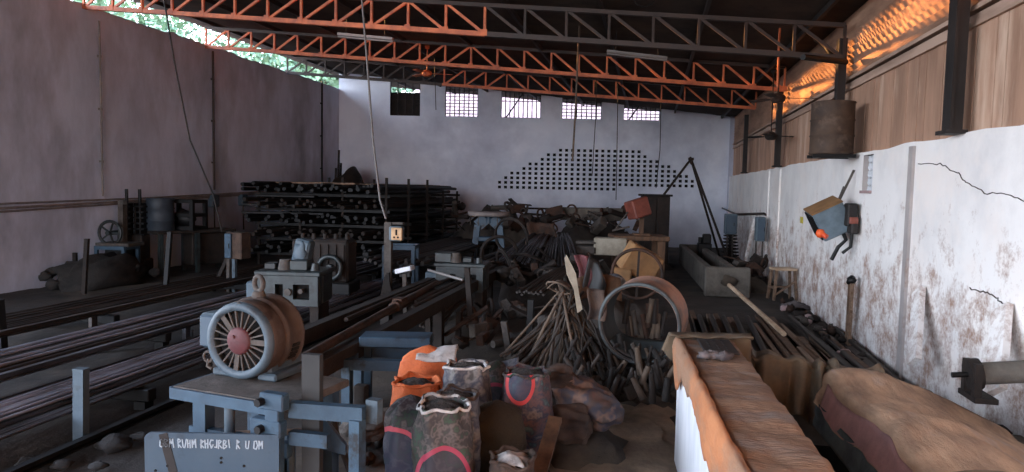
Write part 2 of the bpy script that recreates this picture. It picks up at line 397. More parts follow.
def inside(u, z, L): return any(a < u < b and c < z < d for a, b, c, d in L)
mb = MB()
def bp(u, z, off=0): return WL + BU * u + V((0, 0, z)) - BN * off
for i in range(len(us) - 1):
    for j in range(len(zs) - 1):
        a, b, c, d = us[i], us[i + 1], zs[j], zs[j + 1]
        if b - a < 1e-5 or d - c < 1e-5: continue
        if inside((a + b) / 2, (c + d) / 2, wins) or inside((a + b) / 2, (c + d) / 2, holes): continue
        mb.add([bp(a, c), bp(b, c), bp(b, d), bp(a, d)], [(0, 1, 2, 3)])
for L, depth, back in ((holes, .16, True), (wins, .25, False)):
    for a, b, c, d in L:
        o = [bp(a, c), bp(b, c), bp(b, d), bp(a, d)]; k = [p - BN * depth for p in o]
        mb.add(o + k, [(0, 4, 5, 1), (1, 5, 6, 2), (2, 6, 7, 3), (3, 7, 4, 0)], 1 if back else 0)
        if back: mb.add(k, [(0, 1, 2, 3)], 1)
struct('wall_back', mb, ['backwall', 'hole'])
# windows: frame and bars, open to the sky
for i, (a, b, c, d) in enumerate(wins):
    mb = MB(); f = .05
    for p, q in ((bp(a, c, .12), bp(b, c, .12)), (bp(a, d, .12), bp(b, d, .12)), (bp(a, c, .12), bp(a, d, .12)), (bp(b, c, .12), bp(b, d, .12))):
        mb.bar(p, q, f, f)
    w = struct('window_%d' % (i + 1), mb, 'black_steel')
    g = MB(); nb = [4, 7, 9, 8, 8][i]; nh = [1, 9, 1, 9, 9][i]
    for k in range(1, nb): g.bar(bp(a + (b - a) * k / nb, c, .12), bp(a + (b - a) * k / nb, d, .12), .035, .035)
    for k in range(1, nh + 1): g.bar(bp(a, c + (d - c) * k / (nh + 1), .14), bp(b, c + (d - c) * k / (nh + 1), .14), .03, .03)
    build('grille', g, 'dark_rust', w)
    if i == 0:
        pb = MB(); pb.add([bp(a, c, .2), bp(b, c, .2), bp(b, c + (d - c) * .7, .2), bp(a, c + (d - c) * .7, .2)], [(0, 1, 2, 3)])
        pb.add([bp(a, c, .22), bp(b, c, .22), bp(b, c + (d - c) * .7, .22), bp(a, c + (d - c) * .7, .22)], [(3, 2, 1, 0)])
        build('boarding', pb, 'dark_rust', w)
    if i in (2, 4):
        sb = MB(); sb.bar(bp(a + .2, c, .05), bp(a + .9, d - .3, .05), .09, .05); build('stick', sb, 'black_steel', w)
# right wall with a vent niche and shallow pilasters
nA, nB = atx(862, 190, XR), atx(873.5, 157, XR)
ny0, ny1, nz0, nz1 = nB.y, nA.y, atx(868, 193, XR).z, ZT - .05
mb = MB(); yb = [YF, ny0, ny1, 29.1]; zbk = [-.1, nz0, nz1, ZT]
# jagged top edge handled as a strip
for i in range(3):
    for j in range(3):
        if i == 1 and j == 1: continue
        n = max(1, int((yb[i + 1] - yb[i]) / .3)); 
        for k in range(n):
            ya, yc = yb[i] + (yb[i + 1] - yb[i]) * k / n, yb[i] + (yb[i + 1] - yb[i]) * (k + 1) / n
            ja = .03 * nz(ya, 5, 0, 1.9) if j == 2 else 0; jc = .03 * nz(yc, 5, 0, 1.9) if j == 2 else 0
            mb.add([(XR, yc, zbk[j]), (XR, ya, zbk[j]), (XR, ya, zbk[j + 1] + ja), (XR, yc, zbk[j + 1] + jc)], [(0, 1, 2, 3)])
            if j == 2: mb.add([(XR, yc, ZT + jc), (XR, ya, ZT + ja), (XR + .35, ya, ZT + ja), (XR + .35, yc, ZT + jc)], [(0, 1, 2, 3)])
q = [(XR, ny0, nz0), (XR, ny1, nz0), (XR, ny1, nz1), (XR, ny0, nz1)]; k = [(XR + .1, p[1], p[2]) for p in q]
nr_ = MB(); nr_.add(q + k, [(0, 1, 5, 4), (1, 2, 6, 5), (2, 3, 7, 6), (3, 0, 4, 7)])
nb_ = MB(); nb_.add(k, [(1, 0, 3, 2)])
wr = struct('wall_right', mb, 'whitewash')
for px, w in ((908, .13), (766, .2), (777, .18)):
    g = MB(); p = atx(px, 250, XR); g.box((XR - .01, p.y, ZT / 2 - .02), (.05, w, ZT - .04)); build('pilaster', g, 'pilaster' if px > 800 else 'whitewash', wr)  # grey strip: a groove's shadow put into the colour, with real rust
g = MB(); 
for i in range(4):
    for j in range(5):
        c = V((XR + .08, ny0 + (ny1 - ny0) * (.13 + .25 * i), nz0 + (nz1 - nz0) * (j + .5) / 5)); h = (nz1 - nz0) / 13
        g.torus(c, (1, 0, .01), h, .02, 8, 4)
g.box((XR + .03, (ny0 + ny1) / 2, nz0 + .015), (.13, ny1 - ny0, .04), mi=1)
build('niche_back', nb_, 'dark_rubble', wr); build('niche_reveal', nr_, 'pilaster', wr); build('vent_lattice', g, ['white_plaster', 'brick'], wr)
cr = MB()
def crackline(pts, r):
    P = []
    for i in range(len(pts) - 1):
        a, b = atx(*pts[i], XR - .002), atx(*pts[i + 1], XR - .002)
        for k in range(6):
            p = a.lerp(b, k / 6); P.append(p + V((0, .02 * R.uniform(-1, 1), .014 * R.uniform(-1, 1))))
    cr.tube(P, r, 4)
crackline([(918, 163), (940, 164), (957, 172), (966, 182), (985, 193), (1008, 194), (1030, 205)], .006)
crackline([(970, 289), (985, 292), (998, 299), (1004, 304)], .007)
build('crack', cr, 'rust', wr)
# boarding above the white wall, the moulded band and the ribbed sheet up to the eave
mb = MB(); y = YF
XB = XR + .1
while y < 29:
    w = R.uniform(.5, .75); t = R.uniform(0, .02)
    n = 3
    for k in range(n):                             # vertical ribs in each sheet
        ya = y + w * k / n; mb.box((XB + t + (.004 if k % 2 else 0) + .02, ya + w / n / 2, 3.38), (.03, w / n - (.03 if k == n - 1 else 0), 1.2))
    y += w
struct('wall_right_boarding', mb, 'board')
mb = MB()
mb.box((XB + .2, 11, 3.4), (.02, 36.4, 3.6))
struct('wall_right_backing', mb, 'post')
mb = MB()
for z, h, d in ((3.93, .05, .10), (4.0, .07, .05), (4.09, .05, .12)): mb.box((XB + .02, 11, z), (d, 36, h))
struct('trim_1', mb, 'band')
mb = MB(); prof = []
for k in range(10):
    z = 4.12 + k * .105; prof.append((XB + .03, z)); prof.append((XB - .012, z + .075))
vs = []; fs = []
for x, z in prof: vs += [(x, YF, z), (x, 29, z)]
for i in range(len(prof) - 1): fs.append((2 * i + 1, 2 * i, 2 * i + 2, 2 * i + 3))
mb.add(vs, fs); struct('wall_right_siding', mb, 'siding')
# roof sheet (corrugated along its slope) and purlins
mb = MB(); n = 300; y0, y1 = YF, 29.6; vs = []; fs = []
for i in range(n + 1):
    y = y0 + (y1 - y0) * i / n; d = .025 * math.cos(i * PI)
    vs += [(XL - .7, y, roofz(XL - .7) + d), (XR + .35, y, roofz(XR + .35) + d), (XL - .7, y, roofz(XL - .7) + d + .02), (XR + .35, y, roofz(XR + .35) + d + .02)]
for i in range(n):
    a = 4 * i; fs += [(a, a + 4, a + 5, a + 1), (a + 2, a + 3, a + 7, a + 6)]
mb.add(vs, fs); struct('ceiling', mb, 'roof')
mb = MB(); mb.box((WR.x + .2, 29.2, 2.5), (.5, .5, 6)); struct('wall_corner', mb, 'leftwall')
mb = MB(); e0 = WL - BN * 6; mb.box(tuple((WL + WR) / 2 + BU * 2.2 - BN * 6 + V((0, 0, 3.9))), (15.5, .3, 8.8), Matrix.Rotation(math.atan2(BU.y, BU.x), 3, 'Z')); struct('wall_outside', mb, 'brick')
for k in range(9):
    x = XL + .3 + k * 1.82; mb = MB(); mb.bar((x, YF, roofz(x) - .08), (x, 29, roofz(x) - .08), .06, .1); struct('trim_%d' % (k + 2), mb, 'post')
mb = MB(); mb.box(((XR - 2) / 2 + .2, YF - .1, 3.1), (XR + 2.4, .2, 6.6)); struct('wall_front_screen', mb, 'leftwall')  # unseen half wall, added to hold back light from behind the camera
# posts along the right wall
for i, (px, w) in enumerate(((957, .17), (841, .16), (781, .15), (748, .14))):
    p = atx(px, 110, XR - .04); mb = MB(); x = XR - .06
    mb.box((x, p.y, (ZT + 4.72) / 2), (.1, w, 4.72 - ZT)); mb.box((x - .06, p.y, (ZT + 4.72) / 2), (.03, w * 1.15, 4.72 - ZT))
    mb.box((x - .02, p.y, ZT + .02), (.2, w * 1.6, .04))
    struct('trim_%d' % (i + 12), mb, 'post')
# ================================================================== ROOF TRUSSES
def truss(ya, yc, za, zc, n, label, d0=2, d1=3):
    t = thing('roof_truss', label, 'roof truss', (XL, ya, za), group='roof trusses')
    A, B = V((0, 0, 0)), V((XR - .06 - XL, yc - ya, zc - za)); h = .52
    up = V((0, 0, h)); m1 = 'orange_paint'
    c = MB(); 
    f0, f1 = max(0, d0), min(1, d1); segs = [(0, 1, m1)] if d0 > 1 else [q for q in ((0, f0, m1), (f0, f1, 'dull_brown'), (f1, 1, m1)) if q[1] - q[0] > .01]
    for qa, qb, mm in segs[1:]:
        g = MB()
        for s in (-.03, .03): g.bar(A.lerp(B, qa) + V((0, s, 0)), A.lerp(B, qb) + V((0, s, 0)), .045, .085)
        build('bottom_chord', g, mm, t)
    for s in (-.03, .03): c.bar(A.lerp(B, segs[0][0]) + V((0, s, 0)), A.lerp(B, segs[0][1]) + V((0, s, 0)), .045, .085)
    for k in range(n + 1):
        p = A.lerp(B, k / n)
        if segs[0][0] <= k / n <= segs[0][1]: c.box(p + V((0, -.055, .02)), (.11, .012, .12))
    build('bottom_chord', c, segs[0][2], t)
    mm = lambda f: 'dull_brown' if d0 < f < d1 else m1  # members between d0 and d1 take the darker brown
    c = MB(); c.bar(A + up, B + up, .09, .07); build('top_chord', c, 'dull_brown', t)
    for k in range(n + 1):
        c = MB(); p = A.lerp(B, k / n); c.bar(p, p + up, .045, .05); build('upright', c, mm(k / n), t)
    for k in range(n):
        a, b = A.lerp(B, k / n), A.lerp(B, (k + 1) / n); c = MB()
        if k < n / 2: c.bar(a, b + up, .04, .05)
        else: c.bar(a + up, b, .04, .05)
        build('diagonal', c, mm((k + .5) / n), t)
    return t
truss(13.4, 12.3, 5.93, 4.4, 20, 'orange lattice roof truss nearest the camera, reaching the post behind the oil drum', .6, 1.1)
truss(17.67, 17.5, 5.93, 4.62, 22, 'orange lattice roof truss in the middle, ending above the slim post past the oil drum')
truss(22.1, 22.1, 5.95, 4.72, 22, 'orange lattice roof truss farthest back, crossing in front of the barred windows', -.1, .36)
# stiffener pipes near the barrel post
c = MB(); a = atx(806, 60, XR - .3); c.tube([atx(841, 70, XR - .08), atx(826, 47, XR - .2), atx(815, 38, XR - .35)], .04); c.tube([atx(803, 57, XR - .9), atx(846, 62, XR - .1)], .045)
solo('steel_bracket', c, 'black_steel', 'dark bent steel bracket on the post above the oil drum', 'bracket')
# tubes, fans, hanging lines
def lamp(p, q, label):
    t = thing('tube_lamp', label, 'lamp', p); p, q = V((0, 0, 0)), V(q) - V(p)
    c = MB(); c.bar(p + V((0, 0, .04)), q + V((0, 0, .04)), .07, .05); build('batten', c, 'tube_white', t)
    c = MB(); c.cyl(p + V((0, 0, -.01)), q + V((0, 0, -.01)), .019, n=8); build('tube', c, 'tube_white', t)
    c = MB(); d = V((0, 0, 1)); 
    for f in (.15, .85): c = MB(); c.tube([p.lerp(q, f) + d * .06, p.lerp(q, f) + d * .45], .006, 5); build('hanger', c, 'black_steel', t)
lamp(at(338, 36, 14.2), at(393, 41, 13.9), 'unlit white tube lamp hanging under the nearest truss, towards the grey wall')
lamp(at(607, 53, 14.2), at(667, 60, 13.9), 'unlit white tube lamp hanging in the middle of the roof, above the tripod')
def fan(px, py, D, spin, label, m1, rodtop):
    p = at(px, py, D); t = thing('ceiling_fan', label, 'fan', p)
    c = MB(); c.lathe([(.0, -.09), (.08, -.09), (.13, -.05), (.14, .02), (.09, .07), (.03, .1), (.0, .1)], n=16); build('motor_housing', c, m1, t)
    c = MB(); c.cyl((0, 0, .09), (0, 0, rodtop), .014, n=6); c.lathe([(.0, rodtop - .1), (.06, rodtop - .08), (.07, rodtop), (0, rodtop)], n=10); build('down_rod', c, m1, t)
    for k in range(3):
        a = spin + k * 2 * PI / 3; c = MB(); d = V((math.cos(a), math.sin(a), 0)); s = V((-math.sin(a), math.cos(a), .18)).normalized()
        c.bar(d * .12, d * .26, .04, .01)
        vs = []
        for r, w in ((.24, .055), (.4, .075), (.68, .07), (.7, .05)):
            for sg in (-1, 1):
                for hh in (-.004, .004): vs.append(d * r + s * (sg * w) + V((0, 0, hh)))
        fs = []
        for i in range(3):
            b = 4 * i; fs += [(b + 1, b + 5, b + 7, b + 3), (b, b + 2, b + 6, b + 4), (b, b + 4, b + 5, b + 1), (b + 2, b + 3, b + 7, b + 6)]
        fs += [(0, 1, 3, 2), (12, 14, 15, 13)]
        c.add(vs, fs); build('blade', c, m1, t)
fan(427, 73.5, 19.5, .35, 'rusty orange ceiling fan hanging near the dark window', 'orange_paint', .75)
fan(778, 98, 13.2, .1, 'rusty ceiling fan hanging level with the top of the oil drum', 'rust', .85)
fan(771, 136, 16.2, .2, 'dark ceiling fan hanging low beside the oil drum, beneath the rusty fan', 'dark_rust', 1.5)
def line(name, pts, r, m_, label, cat, sag=0):
    c = MB(); P = []
    for i in range(len(pts) - 1):
        a, b = V(pts[i]), V(pts[i + 1])
        for k in range(8): P.append(a.lerp(b, k / 8) + V((0, 0, -sag * math.sin(PI * k / 8))))
    P.append(V(pts[-1])); c.tube(P, r, 6); return solo(name, c, m_, label, cat)
line('hanging_cable', [at(162, -12, 14), at(176, 70, 14), at(190, 140, 14.1), at(213, 194, 14.3), at(222, 232, 14.4)], .016, 'black_rubber', 'black cable hanging in front of the grey wall down to the cabinet on legs', 'cable')
line('hanging_cable', [at(361, -12, 10.3), at(367, 60, 10.3), at(373, 140, 10.2), at(380, 200, 10.1), at(386, 219, 10.05)], .016, 'cable', 'grey cable hanging from the roof to the post with the switch box', 'cable')
line('hanging_pole', [at(579.5, 22, 15), at(575.5, 110, 15), at(572.5, 161, 15)], .022, 'bamboo', 'thin pale pole hanging from the roof before the holed wall', 'pole')
for pts, lab in (([(433, 0), (434.5, 60), (436, 110)], 'thin dark wire hanging beside the rusty fan near the dark window'),
                 ([(597, 60), (595.5, 120), (592.5, 171), (592, 176)], 'thin dark wire hanging just past the pale pole'),
                 ([(618, 80), (617, 150), (616, 200)], 'thin dark wire hanging above the red box, before the holed wall'),
                 ([(661, 102), (660, 150), (656, 188)], 'thin dark wire hanging between the last window and the tripod')):
    line('hanging_wire', [at(x, y, 20) for x, y in pts], .012, 'black_steel', lab, 'wire')
line('wall_rod', [atb(592, 172, -.03), atb(624, 175, -.03)], .016, 'black_steel', 'short dark rod fixed level across the holed wall', 'rod')
line('looped_wire', [at(631, -6, 12), at(637, 5, 12), at(645, 7, 12), at(652, 4, 12), at(657, -2, 12)], .01, 'black_steel', 'wire looped under the roof with a small white end', 'wire')
line('hanging_rod', [at(783, -8, 13.2), at(779, 40, 13.2), at(777.5, 88, 13.2)], .02, 'orange_paint', 'orange rod dropping from the roof to the rusty fan', 'rod')
# left wall fittings
for k, (dz_, r) in enumerate(((0, .025), (.09, .02), (-.07, .02))):
    a, b, c_ = atx(-30, 210, XL + .05), atx(150, 200, XL + .05), atx(335, 188, XL + .05)
    line('wall_conduit', [a + V((0, 0, dz_)), b + V((0, 0, dz_ * .6)), c_ + V((0, 0, dz_ * .3))], r, 'wall_pipe_grey',
         ['pale pipe running level along the grey wall', 'brown pipe running along the grey wall, topmost of three', 'brown pipe running along the grey wall, lowest of three'][k], 'pipe')
def wallpipe(px, y0, y1, r, m_, lab):
    p = atx(px, (y0 + y1) / 2, XL + .06); za, zb_ = atx(px, y1, XL).z, atx(px, y0, XL).z
    c = MB(); c.cyl((p.x, p.y, za), (p.x, p.y, zb_), r, n=8)
    for f in (.2, .5, .8): c.box((p.x - .02, p.y, za + (zb_ - za) * f), (.06, r * 3.2, .05))
    solo('wall_pipe', c, m_, lab, 'pipe')
wallpipe(101, 22, 196, .02, 'wall_pipe_grey', 'grey pipe fixed upright on the grey wall, nearest the open end')
wallpipe(213.5, 52, 190, .03, 'dull_brown', 'thin dark tube drawn over a faint dark line down the grey wall, beside the hanging cable')  # no pipe there: tube added for a faint dark line
wallpipe(322, 82, 190, .035, 'black_steel', 'black pipe down the grey wall close to the far corner')
for px, py, w, lab in ((214, 201, .32, 'small pale switch box on the grey wall behind the cabinet'), (243, 200, .3, 'small pale switch box on the grey wall, beyond the thin dark tube')):
    p = atx(px, py, XL + .09); t = thing('switch_box', lab, 'switch box', p)
    c = MB(); c.bbox((0, 0, 0), (.16, w, .34), .02); build('case', c, 'pale_blue', t); c = MB(); c.tube([(0, 0, -.17), (0, .03, -.9)], .02, 6); build('conduit', c, 'black_steel', t)
# ================================================================== LEFT SIDE: rods, rack, machines
def rod_proto(L, r, m_, name='steel_rod', bend=0.0, n=6):
    c = MB(); c.tube([(bend * math.sin(PI * k / 6), L * k / 6, -.4 * bend * math.sin(PI * k / 6)) for k in range(7)], r, n)
    return build(name, c, m_)
def rods(name, x0, x1, y0, y1, z, count, m_, r, label, group, layers=1, rnd=.3):
    P = None; q = 0
    for l in range(layers):
        for k in range(count):
            x = x0 + (x1 - x0) * (k + .5) / count + R.uniform(-.3, .3) * (x1 - x0) / count; ys_ = y0 + R.uniform(-rnd, rnd)
            if P is None or R.random() < .15:
                P = rod_proto(y1 - y0 + R.uniform(-rnd, rnd), r * R.uniform(.85, 1.15), m_, name, R.uniform(-.05, .05)); o = P
            else: o = P.copy(); COL.objects.link(o)
            o.location = (x, ys_, z + r + R.uniform(0, r * 1.5) + l * r * 2.1 + R.uniform(0, r * .6)); o.rotation_euler = (0, 0, R.uniform(-.004, .004)); tag(o, label, 'rod', group); q += 1
def sleeper(x0, x1, y, z, lab, h=.12):
    c = MB(); c.bbox(((x0 + x1) / 2, y, z - h / 2), (x1 - x0 + .2, .12, h), .01)
    for x in (x0, x1): c.box((x, y, (z - h) / 2), (.12, .12, z - h))
    return c
def bed(x0, x1, y0, y1, z, where):
    n = 4
    for k in range(n):
        y = y0 + (y1 - y0) * (k + .35) / n
        solo('rod_trestle', sleeper(x0, x1, y, z, ''), 'black_steel', 'low black cross trestle holding up ' + where, 'trestle', 'trestles under ' + where)
bed(-5.65, -4.75, 2.2, 13, .2, 'the bright rod bed nearest the motor')
rods('steel_rod', -5.7, -4.72, 1.5, 13.5, .2, 34, 'rod_steel', .014, 'long dull steel rod lying in the bright bed behind the short pale blue post', 'rods in the bright bed', 1)
rods('steel_rod', -5.4, -5.0, 1.5, 13.5, .25, 9, 'rod_highlight', .014, 'long steel rod lying on top of the bright bed, behind the short pale blue post', 'rods on top of the bright bed', 1)
bed(-6.9, -6.0, 3, 17, .3, 'the dark rod bed beyond the bright one')
rods('steel_rod', -6.9, -6.0, 2.5, 17.5, .3, 20, 'rusty_rod', .018, 'long dark rod lying in the second bed, beyond the bright rods', 'rods in the second bed', 1)
bed(-8.9, -7.6, 4, 18, .25, 'the dark rod bed by the grey wall')
rods('steel_rod', -6.8, -6.1, 2.5, 17.5, .36, 5, 'rod_highlight', .016, 'long highlight-coloured rod lying on top of the second bed, beyond the bright bed', 'rods on top of the second bed', 1)
rods('steel_rod', -8.9, -7.6, 3.5, 18.5, .25, 18, 'rusty_rod', .018, 'long dark rod lying in the third bed, below the wall-side machines', 'rods in the third bed', 1)
# steel channels beside the beds
for x, z, m_, lab in ((-5.85, .36, 'rod_steel', 'long steel channel running along the far edge of the bright rod bed'), (-7.25, .42, 'rusty_rod', 'long dark steel channel between the second and third rod beds'),
                      (-4.5, .06, 'black_steel', 'long black channel lying on the ground, on the motor side of the bright rods')):
    c = MB(); c.box((x, 9.5, z), (.015, 16, .07)); c.box((x + .03, 9.5, z + .03), (.06, 16, .012)); c.box((x + .03, 9.5, z - .03), (.06, 16, .012))
    for y in (4, 8, 12, 16): c.box((x, y, (z - .03) / 2), (.05, .1, max(z - .03, .02)))
    solo('steel_channel', c, m_, lab, 'channel')
def post(px, yb, yt, w, d, m_, name, label, zb_=0.0, lean=0, cap=None):
    b = atz(px, yb, zb_); D = dep(b); t = at(px + lean, yt, D); c = MB(); c.bar(b, t, w, d, up=(0, 1, 0))
    c.box((t.x, t.y, t.z), (w * 1.08, d * 1.08, .012))
    return solo(name, c, m_, label, 'post')
post(81, 441, 369, .1, .07, 'pale_blue', 'short_post', 'short pale blue post standing in front of the bright rods')
post(190, 345, 330, .07, .05, 'pale_blue', 'short_post', 'very short pale blue post between the rod beds, behind the motor table')
post(3, 364, 300, .09, .09, 'black_steel', 'short_post', 'dark leaning post at the open end of the third rod bed', lean=-5)
post(84, 294, 239, .08, .06, 'dark_rust', 'thin_post', 'thin dark post in front of the grey wall, by the flywheel machine', lean=3)
post(75, 284, 253, .08, .06, 'dark_rust', 'thin_post', 'shorter dark post beside the rubble heap at the grey wall')
post(165, 300, 232, .08, .06, 'black_steel', 'thin_post', 'dark thin post leaning in front of the bench with the barrel', lean=5)
# rubble along the left wall
for i, (px, py, dx, dy, h, lab) in enumerate(((8, 279, 2.0, 1.0, .5, 'big grey rubble heap against the grey wall, nearest the open end'), (36, 277, 1.0, .5, .26, 'low rubble heap at the foot of the grey wall beside the flywheel machine'))):
    p = atz(px, py, 0); p.x = max(p.x, XL + .85); c = MB(); c.blob((0, 0, .12), (dx * .6, dx, h * 2), i + 3, .5, 22, 12, 2.6)
    for k in range(16): c.blob((R.uniform(-.5, .5) * dx * .7, R.uniform(-.5, .5) * dx, R.uniform(.1, h * .8)), (.28, .25, .2), k, .5, 7, 5)
    solo('rubble', c, 'dark_rubble', lab, 'rubble', loc=(p.x, p.y, -.02), kind='stuff')
# flywheel press on a blue stand
p = atz(118, 278); t = thing('flywheel_press', 'blue framed press with a spoked flywheel standing against the grey wall', 'machine', p, .1)
c = MB()
for x in (-.32, .32):
    for y in (-.25, .25): c.bar((x, y, 0), (x, y, .72), .07)
for z in (.16, .7): 
    c.bar((-.35, -.25, z), (.35, -.25, z), .08); c.bar((-.35, .25, z), (.35, .25, z), .08); c.bar((-.32, -.25, z), (-.32, .25, z), .08); c.bar((.32, -.25, z), (.32, .25, z), .08)
build('stand', c, 'blue_paint', t)
c = MB(); c.bbox((0, .05, .42), (.46, .36, .5), .03); build('gear_case', c, 'black_steel', t)
c = MB(); c.torus((-.1, -.1, 1.02), (0, 1, 0), .26, .035, 24, 6)
for k in range(5): c.bar((-.1, -.1, 1.02), (-.1 + .26 * math.cos(k * 1.257), -.1, 1.02 + .26 * math.sin(k * 1.257)), .03)
c.cyl((-.1, -.2, 1.02), (-.1, .2, 1.02), .05, n=10); build('flywheel', c, 'grease_green', t)
c = MB(); c.bbox((0, .1, .76), (.78, .6, .08), .01); c.bar((.05, .12, .78), (.05, .12, 1.75), .12, .14); c.bar((.0, .12, 1.7), (.2, .0, 1.7), .08); build('column', c, 'dust_grey', t)
# pair of spring hammers
for px, lab in ((128, 'dark spring hammer column beside the blue press, the one touching the flywheel'), (141, 'dark spring hammer column next to the barrel on the bench')):
    p = atz(px, 275); t = thing('spring_hammer', lab, 'machine', p, group='spring hammers by the grey wall')
    c = MB(); c.bbox((0, 0, .2), (.4, .4, .4), .03); c.bbox((0, 0, .65), (.3, .3, .6), .02); build('pedestal', c, 'dark_rust', t)
    c = MB(); c.bbox((-.07, 0, 1.28), (.05, .2, .8), .01); c.bbox((.07, 0, 1.28), (.05, .2, .8), .01)
    for k in range(6): c.box((0, 0, .95 + k * .13), (.3, .16, .04))
    build('guide', c, 'black_steel', t); c = MB(); c.cyl((0, 0, 1.6), (0, 0, 2.0), .035, n=8); build('ram_rod', c, 'black_steel', t)
# bench with barrel and crates
b1, b2 = atz(150, 275), atz(228, 268); t = thing('work_bench', 'long dark bench along the grey wall under the barrel and crates', 'bench', (b1 + b2) / 2)
d = (b2 - b1); d.z = 0; a = math.atan2(d.y, d.x); t.rotation_euler = (0, 0, a); L = d.length
c = MB(); c.bbox((0, 0, 1.0), (L, .75, .07), .01); build('bench_top', c, 'dark_rust', t)
for x in (-L / 2 + .1, -.0, L / 2 - .1):
    for y in (-.3, .3): c = MB(); c.bar((x, y, 0), (x, y, .97), .09); build('leg', c, 'grease_green', t)
c = MB(); c.bbox((L * .22, .1, .55), (L * .48, .5, .78), .02); build('back_panel', c, 'dark_rust', t)
def on_bench(f, y, z=1.035): 
    return (b1 + b2) / 2 + rotz(a) @ V((f * L, y, z))
c = MB(); c.lathe([(0, 0), (.3, 0), (.31, .02), (.3, .22), (.315, .24), (.3, .26), (.3, .5), (.315, .52), (.3, .54), (.3, .74), (.31, .76), (.27, .76), (.27, .72), (0, .72)], n=20)
solo('barrel', c, 'barrel_blue', 'grey blue barrel standing on the dark bench by the wall', 'barrel', loc=on_bench(-.36, .02))
c = MB()
for x in (-.36, .36):
    for y in (-.25, .25): c.bar((x, y, 0), (x, y, .72), .09)
for z in (.05, .36, .69):
    for y in (-.25, .25): c.bar((-.38, y, z), (.38, y, z), .08)
    for x in (-.36, .36): c.bar((x, -.25, z), (x, .25, z), .08)
c.blob((0, 0, .25), (.6, .4, .45), 3, .4)
solo('crate', c, 'black_steel', 'open dark crate frame on the bench, beside the grey blue barrel', 'crate', loc=on_bench(-.06, .0))
# switch cabinet on legs
p = atz(228, 292); t = thing('switch_cabinet', 'pale blue switch cabinet mounted high on a leaning frame of posts', 'cabinet', p, -.1)
zt, zb2 = at(238, 232, dep(p)).z, at(238, 258, dep(p)).z; w = .36
c = MB(); c.bbox((.26, 0, (zt + zb2) / 2), (w, .3, zt - zb2), .015); build('cabinet_box', c, 'tan_sack', t)
c = MB(); c.bbox((.15, -.17, (zt + zb2) / 2), (.15, .05, zt - zb2 - .04), .01); h_ = build('door', c, 'blue_paint', t)
c = MB(); c.bar((.19, -.2, (zt + zb2) / 2 - .05), (.19, -.2, (zt + zb2) / 2 + .05), .02); build('handle', c, 'black_steel', h_)
for x0, x1, m_ in ((-.02, .0, 'dust_grey'), (.12, .12, 'pale_blue'), (-.4, .02, 'dark_rust')):
    c = MB(); c.bar((x0, .05, 0), (x1, .05, zt if m_ != 'dark_rust' else zb2 + .1), .07); build('leg', c, m_, t)
# pipe rack
x0, x1, y0, y1 = -10.4, -6.75, 17.0, 24.4
t = thing('pipe_rack', 'tall dark storage rack loaded with rods and pipes before the far corner', 'rack', ((x0 + x1) / 2, (y0 + y1) / 2, 0))
cx, cy = (x0 + x1) / 2, (y0 + y1) / 2
for j in range(5):
    y = y0 + .3 + (y1 - y0 - .6) * j / 4 - cy
    for i in range(4):
        x = x0 + (x1 - x0) * i / 3 - cx; c = MB(); c.bar((x, y, 0), (x, y, 2.15 + R.choice((-.1, -.05, -.1, .25))), .06); build('upright', c, 'dark_rust', t)
    for k in range(5):
        c = MB(); z = .31 + k * .4; c.bar((x0 - cx - .1, y, z), (x1 - cx + .1, y, z), .05, .07); build('cross_bar', c, 'black_steel', t)
for k in range(5):
    z = .35 + k * .4
    rods('stored_pipe', x0 + .1, x1 - .05, y0 - .2, y1, z, 22, 'dark_rust' if k % 2 else 'black_steel', .05, ['dark pipe stored on the lowest shelf of the tall rack', 'dark pipe stored on the second shelf of the tall rack', 'dark pipe stored on the third shelf of the tall rack',
         'dark pipe stored on the fourth shelf of the tall rack', 'dark pipe stored on top of the tall rack'][k], 'pipes on rack shelf ' + 'one two three four five'.split()[k], 2, .6)
# planks on top, slanting stack in the corner
for i in range(10):
    c = MB(); a_, b_ = atx(285 + i * 4, 188 - i * 1.2, -9.6 + i * .2), None
    y = 17.3 + i * .75; z = 2.2 + .025 * i + (.05 if i % 2 else 0)
    c.bbox((0, 0, .03), (2.6 + R.uniform(-.5, .5), .24, .05), .008); o = solo('plank', c, 'wood_long', 'dark plank lying across the top of the tall pipe rack', 'plank', 'planks across the rack top', loc=(-8.9 + R.uniform(-.5, .4), y, 2.17 + R.uniform(0, .03)), rz=R.uniform(-.12, .12))
for i, (px, py, l) in enumerate(((268, 196, 1.6), (262, 205, 1.9), (266, 213, 2.2))):
    p = at(px + 18, py, 18.5); c = MB(); c.bbox((0, 0, 0), (l, .25, .06), .01)
    solo('plank', c, 'black_steel', ['dark plank jutting out from the wall side of the tall rack, topmost', 'dark plank jutting out from the wall side of the tall rack, middle one', 'dark plank jutting out from the wall side of the tall rack, lowest'][i], 'plank', loc=p, rz=.15)
c = MB(); c.blob((0, 0, .4), (1.7, 3.0, 4.4), 9, .3, 20, 12, 1.5); 
solo('scrap_heap', c, 'dark_rust', 'dark heap of scrap banked up in the far corner behind the tall rack', 'scrap heap', loc=(-11.0, 24.3, 0), kind='stuff')
for i, (px, yt) in enumerate(((339, 150), (341, 163), (336, 168))):
    p = atx(px - 2, 186, -11.4); c = MB(); D = dep(p); c.bar(p - V((0, 0, 1.5)), at(px, yt, D), .06); solo('pole', c, 'dark_rust', ['tallest dark pole stuck in the corner heap', 'middle dark pole stuck in the corner heap', 'shortest dark pole stuck in the corner heap'][i], 'pole')
